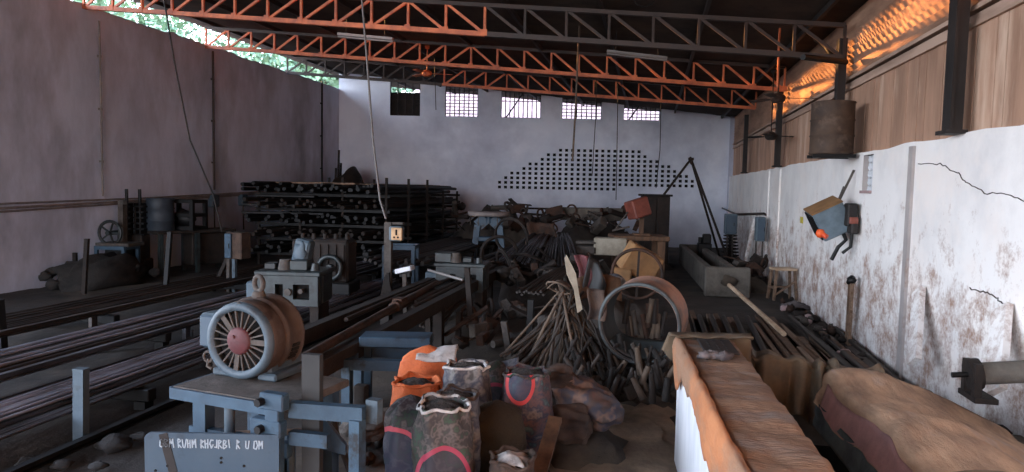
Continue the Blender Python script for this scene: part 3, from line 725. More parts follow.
# slanted pale pipe bed before the rack
rods('bundled_pipe', -5.9, -4.5, 13.8, 24.5, .55, 17, 'rusty_rod', .04, 'grey brown pipe lying in the wide flat layer before the tall rack', 'pipes in the flat layer', 1, .5)
bed(-5.9, -4.5, 14, 24, .54, 'the flat pipe layer before the rack')
# drawbench along the middle: rails with carriage machines
for x, lab in ((-3.5, 'long dark rail of the draw bench, the one nearer the rods'), (-2.75, 'long dark rail of the draw bench, passing behind the motor')):
    c = MB(); c.bar((x, 5.2, .62), (x, 21, .62), .12, .16)
    for y in range(6, 22, 3): c.box((x, y, .27), (.12, .14, .56))
    solo('draw_bench_rail', c, 'dark_rust', lab, 'rail')
rods('steel_rod', -3.4, -2.85, 8.0, 20, .63, 7, 'rusty_rod', .025, 'brown rod lying between the rails of the draw bench', 'rods on the draw bench', 1, .8)
a, b = at(276, 374, 5.3), at(437, 283, 10.8); c = MB(); c.tube([a, b], .045, 10); c.cyl(a.lerp(b, .58), a.lerp(b, .62), .07, n=10); c.box(a.lerp(b, .62) + V((0, 0, .02)), (.12, .2, .12))
solo('draw_pipe', c, 'rust', 'long brown pipe running from behind the motor to the grey green machine', 'pipe')
def machine(px, D, zb_, W, Dp, H, label, m_, seed, rz=0.0, legs=.5):
    """A draw head: body with pockets, top plate, rollers, side lugs, on feet."""
    p = at(px, 280, D); p.z = 0; t = thing('drawing_machine', label, 'machine', p, rz)
    Q = random.Random(seed); c = MB()
    # front plate with two rectangular pockets
    c.bbox((0, .12, zb_ + H / 2), (W, Dp - .24, H), .02)
    for x0_, x1_, z0_, z1_ in ((-W / 2, W / 2, H * .72, H), (-W / 2, W / 2, 0, H * .22), (-W / 2, -W * .2, H * .22, H * .72), (-.06, .08, H * .22, H * .72), (W * .36, W / 2, H * .22, H * .72)):
        c.box(((x0_ + x1_) / 2, -Dp / 2 + .07, zb_ + (z0_ + z1_) / 2), (x1_ - x0_, .14, z1_ - z0_))
    b_ = build('body', c, m_, t)
    c = MB(); c.box((0, -Dp / 2 + .145, zb_ + H * .47), (W * .86, .02, H * .5)); build('pocket_lining', c, 'hole', b_)
    c = MB(); c.cyl((.02, -Dp / 2 - .05, zb_ + H * .47), (.02, -Dp / 2 + .1, zb_ + H * .47), .05, n=10); c.cyl((W * .22, -Dp / 2 - .02, zb_ + H * .5), (W * .22, -Dp / 2 + .1, zb_ + H * .5), .035, n=8); build('spindle', c, 'dust_grey', b_)
    c = MB(); c.bbox((0, 0, zb_ + H + .03), (W * 1.08, Dp * 1.05, .06), .01); build('top_plate', c, m_, t)
    for k in range(4):
        c = MB(); x = -W * .38 + W * .25 * k; s = Q.uniform(.08, .16)
        if k % 2: c.cyl((x, -.12, zb_ + H + .06), (x, -.12, zb_ + H + .06 + s), s * .7, s * .5, n=10)
        else: c.bbox((x, -.05, zb_ + H + .06 + s / 2), (s * 1.8, s * 2, s), .012)
        build('clamp', c, 'dust_grey' if k == 1 else m_, t)
    c = MB(); c.bbox((-W / 2 - .1, -.05, zb_ + H * .45), (.22, Dp * .5, H * .55), .02); build('side_box', c, 'pale_blue', t)
    for x in (-W * .4, W * .4):
        c = MB(); c.box((x, 0, zb_ / 2), (.12, Dp * .7, zb_)); build('leg', c, 'dark_rust', t)
    return t
machine(296, 10.0, .5, .86, .7, .42, 'grey green draw machine with dark pockets behind the big motor', 'grease_green', 1, .15)
machine(463, 11.6, .5, .78, .6, .4, 'grey green draw machine beneath the blue pedestal with the round disc', 'grease_green', 2, .05)
# dark gearbox behind, pale can
p = at(325, 252, 12.5); t = thing('gear_box', 'dark ribbed gearbox standing behind the pocketed draw machine', 'machine', (p.x, p.y, 0), .15)
c = MB(); c.bbox((0, 0, .85), (1.0, .6, .75), .04)
for k in range(7): c.box((-.42 + k * .14, -.31, .85), (.03, .04, .6))
build('casing', c, 'dark_rust', t); c = MB(); c.bbox((0, 0, .24), (1.1, .7, .48), .02); build('base', c, 'black_steel', t)
c = MB(); c.torus((.2, -.38, .75), (0, 1, 0), .2, .04, 20, 6); c.cyl((.2, -.42, .75), (.2, -.25, .75), .06, n=10); build('pulley', c, 'grease_green', t)
for k in range(5): c = MB(); c.cyl((-.4 + k * .2, 0, 1.22), (-.4 + k * .2, 0, 1.32), .04, n=8); build('bolt', c, 'dark_rust', t)
p = at(303, 250, 10.15); c = MB(); c.bbox((0, 0, .21), (.24, .2, .42), .03, roty(.22)); c.blob((0, -.1, .22), (.2, .06, .34), 4, .5)
solo('oil_can', c, 'pale_blue', 'pale splashed can tilted on the back of the draw machine', 'can', loc=(p.x, p.y, .98))
# post with the tan switch box
p = atz(388, 308); D = dep(p); t = thing('switch_post', 'weathered wooden post carrying a tan switch box, with the grey cable coming down to it', 'post', p)
ht = at(388, 222, D).z
c = MB(); c.bar((0, 0, 0), (.0, 0, ht), .13, .1); c.box((.12, .02, ht - .02), (.3, .1, .04)); build('shaft', c, 'dust_grey', t)
c = MB(); c.bbox((.16, -.02, ht - .2), (.24, .16, .26), .02); bx = build('switch_box', c, 'paint_grey_blue', t)
c = MB(); c.bbox((.2, -.12, ht - .2), (.2, .05, .22), .01); fa = build('switch_face', c, 'box_tan', bx)
c = MB(); c.bbox((.2, -.15, ht - .17), (.03, .02, .1), .005); c.cyl((.16, -.15, ht - .26), (.16, -.14, ht - .26), .02, n=8); c.cyl((.23, -.15, ht - .26), (.23, -.14, ht - .26), .02, n=8); build('switch_lever', c, 'dark_rust', bx)
for k in range(4): c = MB(); c.bar((-.12 + k * .1, -.1, 0), (-.02 + k * .02, -.06, R.uniform(.4, .8)), .05); build('brace', c, 'dark_rust', t)
# blue bench frame behind the post
def frame(px1, px2, yb, zt_, dp, label, m_='blue_paint', w=.07, top=True, name='steel_trestle', lean=0):
    a, b = atz(px1, yb), None; D = dep(a); b = at(px2, yb, D); b.z = 0
    t = thing(name, label, 'frame', (a + b) / 2); h = (b - a) / 2; f = FH * dp; f.z = 0
    for s in (-1, 1):
        for k in (0, 1): c = MB(); q = h * s + f * k; c.bar(q, q + V((0, 0, zt_)), w); build('leg', c, m_, t)
    for k in (0, 1): c = MB(); c.bar(-h + f * k + V((0, 0, zt_)), h + f * k + V((0, 0, zt_)), w, w * 1.2, ext=w / 2); build('rail', c, m_, t)
    for s in (-1, 1): c = MB(); c.bar(h * s + V((0, 0, zt_)), h * s + f + V((0, 0, zt_)), w); build('rail', c, m_, t)
    if top: c = MB(); c.bar(-h + V((0, 0, zt_ * .5)), h + V((0, 0, zt_ * .5)), w * .8); build('stretcher', c, m_, t)
    return t
frame(384, 413, 294, .95, .6, 'small blue steel frame just behind the switch post')
# lone posts in the middle
def small_plate():
    p = atz(406, 330); D = dep(p); t = thing('plate_stand', 'thin post topped with a small pale tilted plate, beside the switch post', 'post', p)
    z = at(402, 274, D).z; c = MB(); c.bar((0, 0, 0), (-.03, 0, z), .06); build('shaft', c, 'dust_grey', t); c = MB(); c.bbox((-.03, 0, z + .07), (.26, .2, .07), .01, roty(-.25)); build('plate', c, 'white_plaster', t); c = MB(); c.bbox((-.03, .04, z + .0), (.18, .1, .1), .01); build('bracket', c, 'black_steel', t)
small_plate()
for i, (px, yb, yt, lean, m_, lab) in enumerate(((429, 348, 299, -1, 'dark_rust', 'thin dark post standing behind the orange sacks, by the blue bench'), (458, 345, 312, 1, 'dark_rust', 'short stout dark post behind the open white sack'),
        (473, 345, 268, -6, 'dark_rust', 'dark post rising in front of the second draw machine'), (528, 365, 300, 3, 'black_steel', 'dark stake standing before the heap of sticks'), (512, 372, 322, -8, 'dust_grey', 'grey pipe stake leaning over the printed sacks'))):
    post(px, yb, yt, .07, .07, m_, 'stake', lab, lean=lean)
a, b = at(428, 270, 10.9), at(463, 280, 10.6); c = MB(); c.cyl(a, b, .022, n=8); solo('thin_rod', c, 'tube_white', 'thin pale rod lying aslant across the second draw machine', 'rod')
# blue pedestal with disc
p = atz(488, 269); D = dep(p); t = thing('disc_pedestal', 'blue cast pedestal with a grey disc on top, before the far wall', 'machine', p, .15)
zt = at(491, 214, D).z
c = MB()
for s in (-1, 1): c.bar((s * .42, 0, 0), (s * .3, 0, zt - .3), .16, .3); c.bar((s * .3, 0, zt - .32), (s * .08, 0, zt - .12), .15, .3)
c.bbox((0, 0, .25), (.9, .34, .12), .02); c.bbox((0, 0, zt * .55), (.66, .3, .12), .02); c.cyl((0, 0, zt - .25), (0, 0, zt - .03), .1, n=12); build('pedestal', c, 'blue_paint', t)
c = MB(); c.lathe([(0, zt - .05), (.55, zt - .05), (.57, zt - .02), (.57, zt + .04), (.55, zt + .06), (0, zt + .06)], n=28); build('disc', c, 'wall_pipe_grey', t)
for k in range(6): c = MB(); an = k * 1.05; c.cyl((.5 * math.cos(an), .5 * math.sin(an), zt - .3), (.5 * math.cos(an), .5 * math.sin(an), zt - .04), .012, n=6); build('pin', c, 'dust_grey', t)
c = MB(); c.bbox((0, 0, .25), (.36, .3, .5), .02); c.bbox((0, -.16, .3), (.24, .03, .18), .01)
p = atz(466, 286); solo('junction_box', c, 'panel_blue', 'small pale box on the ground before the blue disc pedestal', 'box', loc=(p.x, p.y, 0))
# wire coils and hoops
for i, (px, py, D, r, ax, lab) in enumerate(((511, 236, 16, .42, (.3, 1, .2), 'dark wire coil standing on edge beside the blue pedestal'), (499, 254, 14.8, .38, (-.4, 1, .3), 'dark wire coil leaning lower, in front of the blue pedestal'),
        (505, 268, 13.5, .36, (.9, .6, .3), 'dark wire coil half lying above the second draw machine'), (530, 262, 14, .4, (.2, .5, 1), 'dark wire coil lying flat among the wire bundles'))):
    p = at(px, py, D); c = MB()
    for k in range(5): c.torus((R.uniform(-.02, .02), R.uniform(-.03, .03), R.uniform(-.02, .02)), V(ax) + V((R.uniform(-.08, .08), R.uniform(-.08, .08), 0)), r * R.uniform(.93, 1.05), .018, 22, 5)
    solo('wire_coil', c, 'dark_rust', lab, 'coil', loc=p)
# ================================================================== HEAPS BEFORE THE BACK WALL
def mound(name, px0, px1, ytop, D, depth, label, m_='soil', seed=0, zmin=0):
    a, b = at(px0, 250, D), at(px1, 250, D); a.z = b.z = 0; c0 = (a + b) / 2; W = (b - a).length; h = at((px0 + px1) / 2, ytop, D).z
    def fn(u, v):
        x = (u - .5) * 2; y = (v - .5) * 2; e = max(0, 1 - x ** 4) * max(0, 1 - abs(y) ** 2.2)
        n = .75 + .5 * nz(u * W, v * depth, seed, 1.1) + .22 * nz(u * W, v * depth, seed + 5, 4.3)
        return RH * (x * W / 2) + FH * (y * depth / 2) + V((0, 0, max(0, h * e * n) - .05))
    c = MB(); c.grid(fn, 40, 24)
    return solo(name, c, m_, label, 'scrap heap', loc=c0, kind='stuff')
mound('scrap_heap', 445, 560, 206, 23, 6, 'broad dark heap of scrap in front of the far wall, behind the blue pedestal', 'soil', 1)
mound('scrap_heap', 545, 660, 215, 22, 5, 'dark heap of scrap behind the wooden table, under the holed wall', 'soil', 4)
mound('scrap_heap', 500, 625, 262, 15, 5, 'low dark heap of wire and scrap in the middle of the yard', 'soil', 8)
mound('scrap_heap', 440, 600, 318, 10.5, 4.5, 'low dark heap of scrap behind the sacks', 'soil', 11)
mound('scrap_heap', 728, 758, 262, 17.0, 3, 'dark soil bank between the trough and the white wall', 'soil', 14)
mound('scrap_heap', 560, 665, 378, 8.0, 2.0, 'dark heap of offcuts beneath the big steel ring', 'soil', 15)
mound('scrap_heap', 585, 668, 290, 9.3, 2.0, 'dark heap of scrap behind the big steel ring, under the thin hoop', 'soil', 17)
mound('scrap_heap', 548, 622, 288, 8.3, 1.3, 'dark scrap heap just behind the leaning sticks', 'soil', 19)
# bent wire bundles fanning over the heap
def wire_fan(px, py, D, px2, py2, D2, n, sp, label, group, m_='rod_steel'):
    for k in range(n):
        f = (k / max(1, n - 1) - .5)
        a = at(px + f * sp * .35, py + R.uniform(-2, 2), D); b = at(px2 + f * sp, py2 + abs(f) * 3 + R.uniform(-2, 2), D2)
        c = MB(); P = []
        for i in range(8):
            q = i / 7; P.append(a.lerp(b, q) + V((0, 0, .1 * math.sin(PI * q) * (1 - .3 * q))))
        c.tube(P, .022, 5); solo('bent_wire', c, m_, label, 'wire', group)
wire_fan(545, 232, 18.5, 515, 262, 14.2, 14, 38, 'bent dark wire in the fan spilling from the heap behind the sticks', 'wires in the tall fan')
wire_fan(560, 235, 18, 560, 266, 14.2, 12, 40, 'bent dark wire spilling from the heap towards the standing metal sheet', 'wires in the wide fan')
wire_fan(585, 262, 13.5, 530, 292, 10.2, 12, 26, 'bent pale brown wire sweeping down behind the heap of sticks', 'wires sweeping behind the sticks', 'rusty_rod')
wire_fan(470, 300, 11, 430, 325, 9.5, 7, 20, 'bent dark rod lying on the heap behind the orange sacks', 'rods behind the orange sacks', 'rusty_rod')
# individual scrap lumps on the heaps
protos = []
for k in range(5):
    c = MB()
    if k == 0: c.blob((0, 0, .12), (.5, .36, .26), 2, .6, 10, 7, 2)
    if k == 1: c.torus((0, 0, .16), (.3, 1, .2), .17, .035, 14, 5)
    if k == 2: c.bbox((0, 0, .14), (.46, .2, .26), .02, roty(.2))
    if k == 3: c.cyl((-.3, 0, .08), (.3, .05, .2), .07, n=9)
    if k == 4: c.bar((-.5, 0, .05), (.5, .1, .22), .1, .03)
    protos.append((c, ['scrap_lump', 'scrap_ring', 'scrap_block', 'scrap_pipe', 'scrap_bar'][k], ['lump', 'ring', 'block', 'short pipe', 'flat bar'][k]))
def scatter(x0, x1, y0, y1, D0, D1, n, where, seed, mats=('rust', 'dark_rust', 'scrap'), s=(.6, 1.2)):
    Q = random.Random(seed); made = {}
    for i in range(n):
        k = Q.randrange(5); c, nm, wd = protos[k]; m_ = Q.choice(mats); f = Q.random()
        py = y0 + (y1 - y0) * f; p = at(Q.uniform(x0, x1), py, D1 + (D0 - D1) * f); key = (k, m_)
        if key not in made: o = build(nm, c, m_); made[key] = o
        else: o = made[key].copy(); COL.objects.link(o)
        o.location = p; o.rotation_euler = (Q.uniform(-.5, .5), Q.uniform(-.5, .5), Q.uniform(0, 6)); q = Q.uniform(*s); o.scale = (q, q, q)
        cw = {'rust': 'rusty brown', 'dark_rust': 'dark', 'scrap': 'grey', 'cream': 'pale', 'stone': 'grey'}[m_]
        tag(o, '%s scrap %s %s' % (cw, wd, where), 'scrap', '%s scrap %s %s' % (cw, wd, where))
scatter(455, 550, 208, 232, 20, 23, 34, 'on the heap by the far wall behind the blue pedestal', 1)
scatter(555, 640, 212, 232, 19.5, 21.5, 26, 'on the heap under the holed wall', 2)
scatter(500, 612, 262, 292, 11.5, 14.5, 30, 'among the bent wires in the yard', 3, s=(.5, .9))
scatter(445, 560, 310, 350, 8.3, 10.5, 34, 'on the dark heap behind the sacks', 4, s=(.4, .8))
scatter(730, 765, 262, 284, 14.6, 17.3, 14, 'on the soil bank before the white wall', 5, s=(.4, .8))
scatter(570, 668, 372, 402, 6.6, 7.3, 44, 'in the offcut heap below the big ring', 6, ('scrap', 'dark_rust', 'stone', 'stone'), s=(.3, .55))
# coloured bits on the far heap
p = at(542, 235, 17.5); c = MB(); c.slab(lambda u, v: ((u - .5) * .7 + .05 * math.sin(v * 5), .15 * math.sin(u * 4), (v - .5) * .6 + .06 * nz(u, v, 1, 4)), 8, 8, .02); solo('crumpled_cloth', c, 'rust', 'crumpled rust brown cloth on the heap past the blue pedestal', 'cloth', loc=p)
p = at(604, 246, 16.2); t = thing('storage_box', 'cream coloured box lying on the heap left of the wooden table', 'box', (p.x, p.y, p.z - .2))
c = MB(); c.bbox((.15, 0, .2), (.75, .4, .4), .02); build('case', c, 'cream', t); c = MB(); c.bbox((-.4, 0, .1), (.5, .4, .18), .02); c.bbox((-.4, -.02, .28), (.48, .36, .06), .01); build('lid', c, 'dust_grey', t)
a, b = at(560, 214, 21.5), at(622, 214, 21.5); c = MB(); c.bbox((0, 0, .2), ((b - a).length, .5, .38), .03); solo('concrete_block', c, 'concrete', 'long pale grey block lying behind the heap under the holed wall', 'block', loc=((a + b) / 2 - V((0, 0, .2))), rz=YAW)
a, b = at(576, 225, 20.6), at(602, 214, 20.6); c = MB(); c.tube([a, a.lerp(b, .6) + V((0, 0, .15)), b], .06, 8); solo('bent_pipe', c, 'dust_grey', 'pale bent pipe lying over the far scrap heap', 'pipe')
# wooden table with machine
p = atz(639, 284.5); D = dep(p); t = thing('wooden_table', 'heavy rough wooden table standing before the metal cabinet', 'table', p, YAW)
zt = at(639, 236, D).z; W = 53 / F * D
c = MB(); c.bbox((0, .3, zt - .05), (W + .08, .9, .11), .015); build('table_top', c, 'wood', t)
for s in (-1, 1):
    for y in (-.02, .62): c = MB(); c.bar((s * (W / 2 - .14), y, 0), (s * (W / 2 - .14), y, zt - .1), .17, .15); build('leg', c, 'wood', t)
c = MB(); c.bar((-W / 2 + .1, .64, zt * .45), (W / 2 - .1, .64, zt * .45), .08, .14); build('stretcher', c, 'wood', t)
q = at(637, 233, D + .3); t = thing('red_motor_box', 'red brown square box tilted on a short stand on the wooden table', 'motor', (q.x, q.y, zt + p.z), YAW)
c = MB(); c.bar((.1, 0, 0), (.1, 0, .42), .1); c.bbox((.1, 0, .02), (.4, .3, .05), .01); build('stand', c, 'wood', t)
c = MB(); c.bbox((.0, 0, .64), (.46, .4, .44), .03, roty(-.3) @ rotz(.4)); bx = build('case', c, 'red_box', t)
c = MB(); c.cyl((-.25, -.1, .55), (-.55, -.1, .1), .02, n=6); c.cyl((-.6, -.1, .1), (-.2, -.1, .2), .025, n=6); build('lever', c, 'dust_grey', t)
p = atz(655, 268); D = dep(p); t = thing('steel_cabinet', 'tall dark rusty cabinet behind the wooden table', 'cabinet', p, YAW); h = at(655, 196, D).z; W = 26 / F * D
c = MB(); c.bbox((0, .3, h / 2), (W, .6, h), .02); build('body', c, 'dark_rust', t)
for s in (-1, 1): c = MB(); c.bbox((s * W / 4, -.01, h / 2), (W / 2 - .04, .03, h - .1), .008); d_ = build('door', c, 'dark_rust', t); c = MB(); c.bar((s * .05, -.04, h * .5), (s * .05, -.04, h * .6), .02); build('handle', c, 'black_steel', d_)
c = MB(); c.bbox((0, .3, h + .02), (W + .12, .7, .06), .01); build('top_panel', c, 'black_steel', t)
# tripod
ap = at(691, 159, 20.5); feet = [at(640, 226, 20.0), atz(721, 262, 0), atz(731, 268, 0)]
t = thing('tripod', 'tall dark tripod of three poles standing over the concrete trough', 'tripod', (ap.x, ap.y, 0))
for f in feet: c = MB(); o = V((ap.x, ap.y, 0)); c.tube([ap - o, f - o], .035, 8); build('leg', c, 'dark_rust', t)
c = MB(); c.torus(ap - V((ap.x, ap.y, .05)), (1, .2, .2), .1, .025, 12, 5); c.cyl(ap - V((ap.x + .08, ap.y, 0)), ap - V((ap.x - .08, ap.y, 0)), .04, n=8); build('head_pin', c, 'rust', t)
# concrete trough
a = atz(708, 296); x0 = a.x; D = dep(a); x1 = at(748, 295, D).x; y0 = a.y; z = .57; y1 = 22.2; wl = .17
c = MB(); c.bbox((x0 + wl / 2, (y0 + y1) / 2, z / 2), (wl, y1 - y0, z), .02); c.bbox((x1 - wl / 2 - .12, (y0 + y1) / 2 + .3, z / 2), (wl, y1 - y0 - .6, z * .96), .02); c.bbox(((x0 + x1) / 2, y0 + .1, z / 2 + .02), (x1 - x0 + .1, .22, z + .06), .025); c.bbox(((x0 + x1) / 2, y1, z / 2), (x1 - x0, .2, z), .02)
c.box(((x0 + x1) / 2, (y0 + y1) / 2, .12), (x1 - x0 - .2, y1 - y0, .1), mi=1); c.blob(((x0 + x1) / 2 + .02, y0 - .02, z * .6), (.34, .1, .22), 3, .5, mi=1)
tg = solo('concrete_trough', c, ['concrete', 'soil'], 'long grey concrete trough running towards the far wall', 'trough'); tg.rotation_euler.z = .045; tg.location.x -= .18
p = atz(700, 252); c = MB(); c.bbox((0, 0, .3), (.4, .4, .5), .04); c.bbox((.06, 0, .65), (.24, .3, .3), .03); c.cyl((-.12, 0, .5), (-.12, 0, .7), .06, n=10); solo('pump_unit', c, 'black_steel', 'dark pump unit at the far end of the concrete trough', 'pump', loc=(1.6, 21.2, .17))
# pipework on back wall near the corner
line('wall_pipe', [atb(673, 226, -.06), atb(673.5, 208, -.06), atb(700, 206.5, -.06), atb(722, 208, -.06), atx(735, 214, XR - .12), atx(764, 213.5, XR - .08), atx(766, 215, XR - .05)], .03, 'dull_brown', 'brown pipe running round the far corner to the electric boxes', 'pipe')
# standing disc stack by the wall
p = atz(749, 262); p.x = min(p.x, XR - .5); D = dep(p); t = thing('disc_stack', 'dark spindle stacked with round discs, standing before the white wall', 'machine part', p)
for k in range(9): c = MB(); z = .06 + k * .105; r = .3 - .012 * k; c.lathe([(.05, z), (r * .8, z), (r, z + .02), (r, z + .045), (r * .6, z + .06), (.05, z + .06)], n=16); build('disc', c, 'dark_rust', t)
c = MB(); c.cyl((0, 0, 0), (0, 0, 1.08), .06, n=10); c.lathe([(0, 0), (.3, 0), (.3, .05), (0, .06)], n=16); build('spindle', c, 'black_steel', t)
# electric boxes
for px, py, w, h, lab, dxx in ((730.5, 224, .42, .62, 'blue grey electric box on a stand nearest the far corner', .22), (760, 229, .36, .62, 'blue grey electric box on the white wall beside the disc stack', .14)):
    p = atx(px, py, XR - .25 if px > 750 else XR - .6); t = thing('electric_box', lab, 'electric box', (p.x, p.y, 0))
    c = MB(); c.bbox((0, 0, p.z), (dxx * 1.6, w, h), .02, None); build('case', c, 'paint_grey_blue', t)
    c = MB(); c.bbox((0, -w / 2 - .012, p.z), (dxx * 1.6 - .05, .025, h - .06), .006); d_ = build('door', c, 'panel_blue', t); c = MB(); c.bar((.08, -w / 2 - .03, p.z - .05), (.08, -w / 2 - .03, p.z + .05), .02); build('handle', c, 'black_steel', d_)
    for s in (-1, 1): c = MB(); c.bar((s * .08, 0, 0), (s * .08, 0, p.z - h / 2), .045); build('leg', c, 'dust_grey', t)
a = atz(764, 270); a.x = min(a.x, XR - .35); b = V((XR - .07, a.y + .15, 1.45)); c = MB(); c.bar(a, b, .1, .05); solo('leaning_board', c, 'whitewash', 'pale narrow board leaning on the white wall beside the electric box', 'board')
# hanging grey box on the right wall
p = atx(829, 219, XR - .36); t = thing('tilted_switchgear', 'large grey blue steel box hanging tilted off the white wall', 'electric box', p, .1)
rt = rotx(.0) @ roty(.0); rot = Matrix.Rotation(-.5, 3, 'Y') @ rotx(.1) @ rotz(-.12)
c = MB(); c.bbox((0, 0, 0), (.46, .5, .46), .015, rot); build('case', c, 'paint_grey_blue', t)
c = MB(); c.bbox(rot @ V((0, 0, .235)), (.48, .52, .025), .006, rot); build('lid', c, 'cardboard', t)
c = MB(); c.bbox(rot @ V((-.24, 0, 0)), (.02, .44, .4), .006, rot); build('side_panel', c, 'black_steel', t)
c = MB(); c.bbox((.2, -.3, .08), (.14, .2, .34), .02); c.bbox((.22, -.36, -.1), (.1, .2, .2), .02); g_ = build('contactor', c, 'post', t)
c = MB(); c.bbox((.2, -.44, .0), (.12, .05, .1), .01); build('fuse', c, 'red_box', g_)
c = MB(); c.tube([(.1, -.2, -.1), (.2, -.18, -.3), (.12, -.1, -.42), (.05, -.05, -.62)], .03, 6); c.tube([(.24, -.3, -.1), (.24, -.26, -.4), (.15, -.2, -.5)], .025, 6); build('wires', c, 'black_rubber', t)
c = MB(); c.bar((.1, 0, .2), (.33, 0, .75), .03); c.bar((.1, .02, .2), (.3, .3, .5), .02); build('hanger', c, 'dust_grey', t)
p = atx(820, 238, XR - .74); c = MB(); c.lathe([(0, 0), (.04, .01), (.06, .06), (.05, .1), (.035, .12), (0, .12)], n=12); c.cyl((.03, -.03, .05), (.07, -.07, .02), .035, n=10); solo('orange_lamp', c, 'orange_plastic', 'small orange fitting hanging under the tilted grey box', 'fitting', loc=p)
p = atx(801.5, 220, XR - .015); c = MB(); c.bbox((0, 0, 0), (.012, .24, .13), .004); solo('yellow_tag', c, 'yellow_tag', 'small yellow tag fixed on the white wall by the tilted box', 'tag', loc=p)
# stool
p = atz(792, 300); p.x = min(p.x, XR - .3); D = dep(p); t = thing('wooden_stool', 'small weathered wooden stool standing before the white wall', 'stool', p, .25); h = at(790, 268, D).z
c = MB(); c.bbox((0, 0, h - .02), (.46, .34, .05), .01); build('seat', c, 'pale_wood', t)
for sx in (-1, 1):
    for sy in (-1, 1): c = MB(); c.bar((sx * .24, sy * .15, 0), (sx * .19, sy * .12, h - .04), .05); build('leg', c, 'wood_long', t)
c = MB(); c.bar((-.2, -.13, .12), (.2, -.13, h * .6), .035); c.bar((-.21, .12, .25), (.21, .12, .25), .035); c.bar((-.22, -.13, .25), (-.22, .13, .25), .035); build('brace', c, 'wood_long', t)
# oil drum up on the wall
p = at(832.5, 160, 11.3); p.x = XR - .36; q = atx(832, 131, p.x); p = V((q.x, q.y, ZT - .02)); zt = atx(832, 103, p.x).z
t = thing('oil_drum', 'rusty oil drum standing high against the boards on top of the white wall', 'drum', p); h = zt - p.z; r = .31
c = MB(); c.lathe([(0, 0), (r, 0), (r + .012, .02), (r, .04), (r, h * .33), (r + .015, h * .35), (r, h * .37), (r, h * .63), (r + .015, h * .65), (r, h * .67), (r, h - .03), (r + .012, h - .015), (r, h), (r - .03, h), (r - .03, h - .03), (0, h - .03)], n=28); build('barrel_body', c, 'drum_brown', t)
c = MB(); c.bar((-.3, -.2, -.03), (.3, -.2, -.03), .05); c.bar((-.3, .2, -.03), (.3, .2, -.03), .05); c.bar((-.2, -.22, -.03), (-.2, .22, -.03), .05); build('wall_bracket', c, 'black_steel', t)
# things along the foot of the right wall
p = atz(853, 345); D = dep(p); p.x = min(p.x, XR - .13); h = at(852, 283, dep(p)).z; t = thing('bracket_stand', 'narrow wooden stand with a dark knob on top, against the white wall', 'stand', p)
for s in (-.055, .055): c = MB(); c.bar((0, s, 0), (0, s, h), .05, .04); build('leg', c, 'wood_long', t)
c = MB(); c.bar((0, -.08, h * .55), (0, .08, h * .55), .04); c.bar((0, -.08, h * .85), (0, .08, h * .85), .04); c.bar((0, 0, h * .55), (0, 0, h), .06); build('crosspiece', c, 'wood', t); c = MB(); c.blob((0, 0, h + .04), (.13, .14, .14), 4, .4); build('knob', c, 'black_steel', t)
for (xb, yb), (xt, yt), w, lab in (((914, 362), (919, 290), .17, 'white painted plank leaning on the white wall, with the narrow stand beyond it'), ((995, 392), (1002, 308), .2, 'white painted plank leaning on the wall behind the iron roller')):
    b_ = atx(xb, yb, XR - .3); tt = atx(xt, yt, XR - .06); c = MB(); c.bar(b_, tt, .06, w, up=(0, 1, 0)); solo('leaning_plank', c, 'whitewash', lab, 'plank')
# roller on bracket
a, b = at(972, 374, 5.3), at(1036, 371, 5.2); t = thing('iron_roller', 'rusty iron roller on a bracket beside the tarpaulins', 'roller', (a.x, a.y, .3)); o = V((a.x, a.y, .3))
c = MB(); dd = (b - a).normalized(); c.cyl(a - o + dd * .06, b - o, .085, n=16); c.cyl(a - o + dd * .42, a - o + dd * .5, .12, n=16); build('drum', c, 'concrete', t)
c = MB(); c.cyl(a - o - dd * .14, a - o + dd * .1, .022, n=8); build('shaft', c, 'black_steel', t)
c = MB(); c.cyl(a - o - dd * .03, a - o + dd * .05, .12, n=14); c.bar(a - o - dd * .0 + V((0, -.09, -.16)), a - o + V((0, -.09, .1)), .05, .06); c.bar(a - o + V((0, .09, -.16)), a - o + V((0, .09, .1)), .05, .06); c.box(a - o + V((.05, 0, -.17)), (.16, .3, .04)); build('bracket', c, 'dark_rust', t)
# debris at the base of the right wall
for i in range(46):
    y = R.uniform(6.2, 15); c = MB(); c.blob((0, 0, .03), (R.uniform(.08, .22), R.uniform(.08, .26), R.uniform(.06, .16)), i, .6, 8, 6, 2)
    solo('wall_rubble_piece', c, R.choice(('stone', 'rust', 'dark_rust', 'brick')), 'small broken lump lying along the foot of the white wall', 'rubble', 'lumps along the white wall', loc=(XR - R.uniform(.12, .5), y, .02 + max(0, (9 - y) * .08)))
c = MB(); c.slab(lambda u, v: ((u - .5) * .5, (v - .5) * .35, .12 * math.exp(-((u - .5) ** 2 + (v - .5) ** 2) * 7) + .05 * nz(u, v, 2, 6) + .03), 14, 12, .015); solo('white_rag', c, 'rag', 'crumpled pale rag on the ground below the tilted grey box', 'rag', loc=atz(803, 309) - V((.15, 0, 0)))
c = MB(); c.cyl((0, 0, .07), (.45, .2, .07), .07, n=12); c.bbox((.5, .22, .12), (.2, .2, .24), .03); solo('bottle_pump', c, 'grease_green', 'small dark cylinder with a block end lying before the white wall', 'cylinder', loc=atz(820, 312))
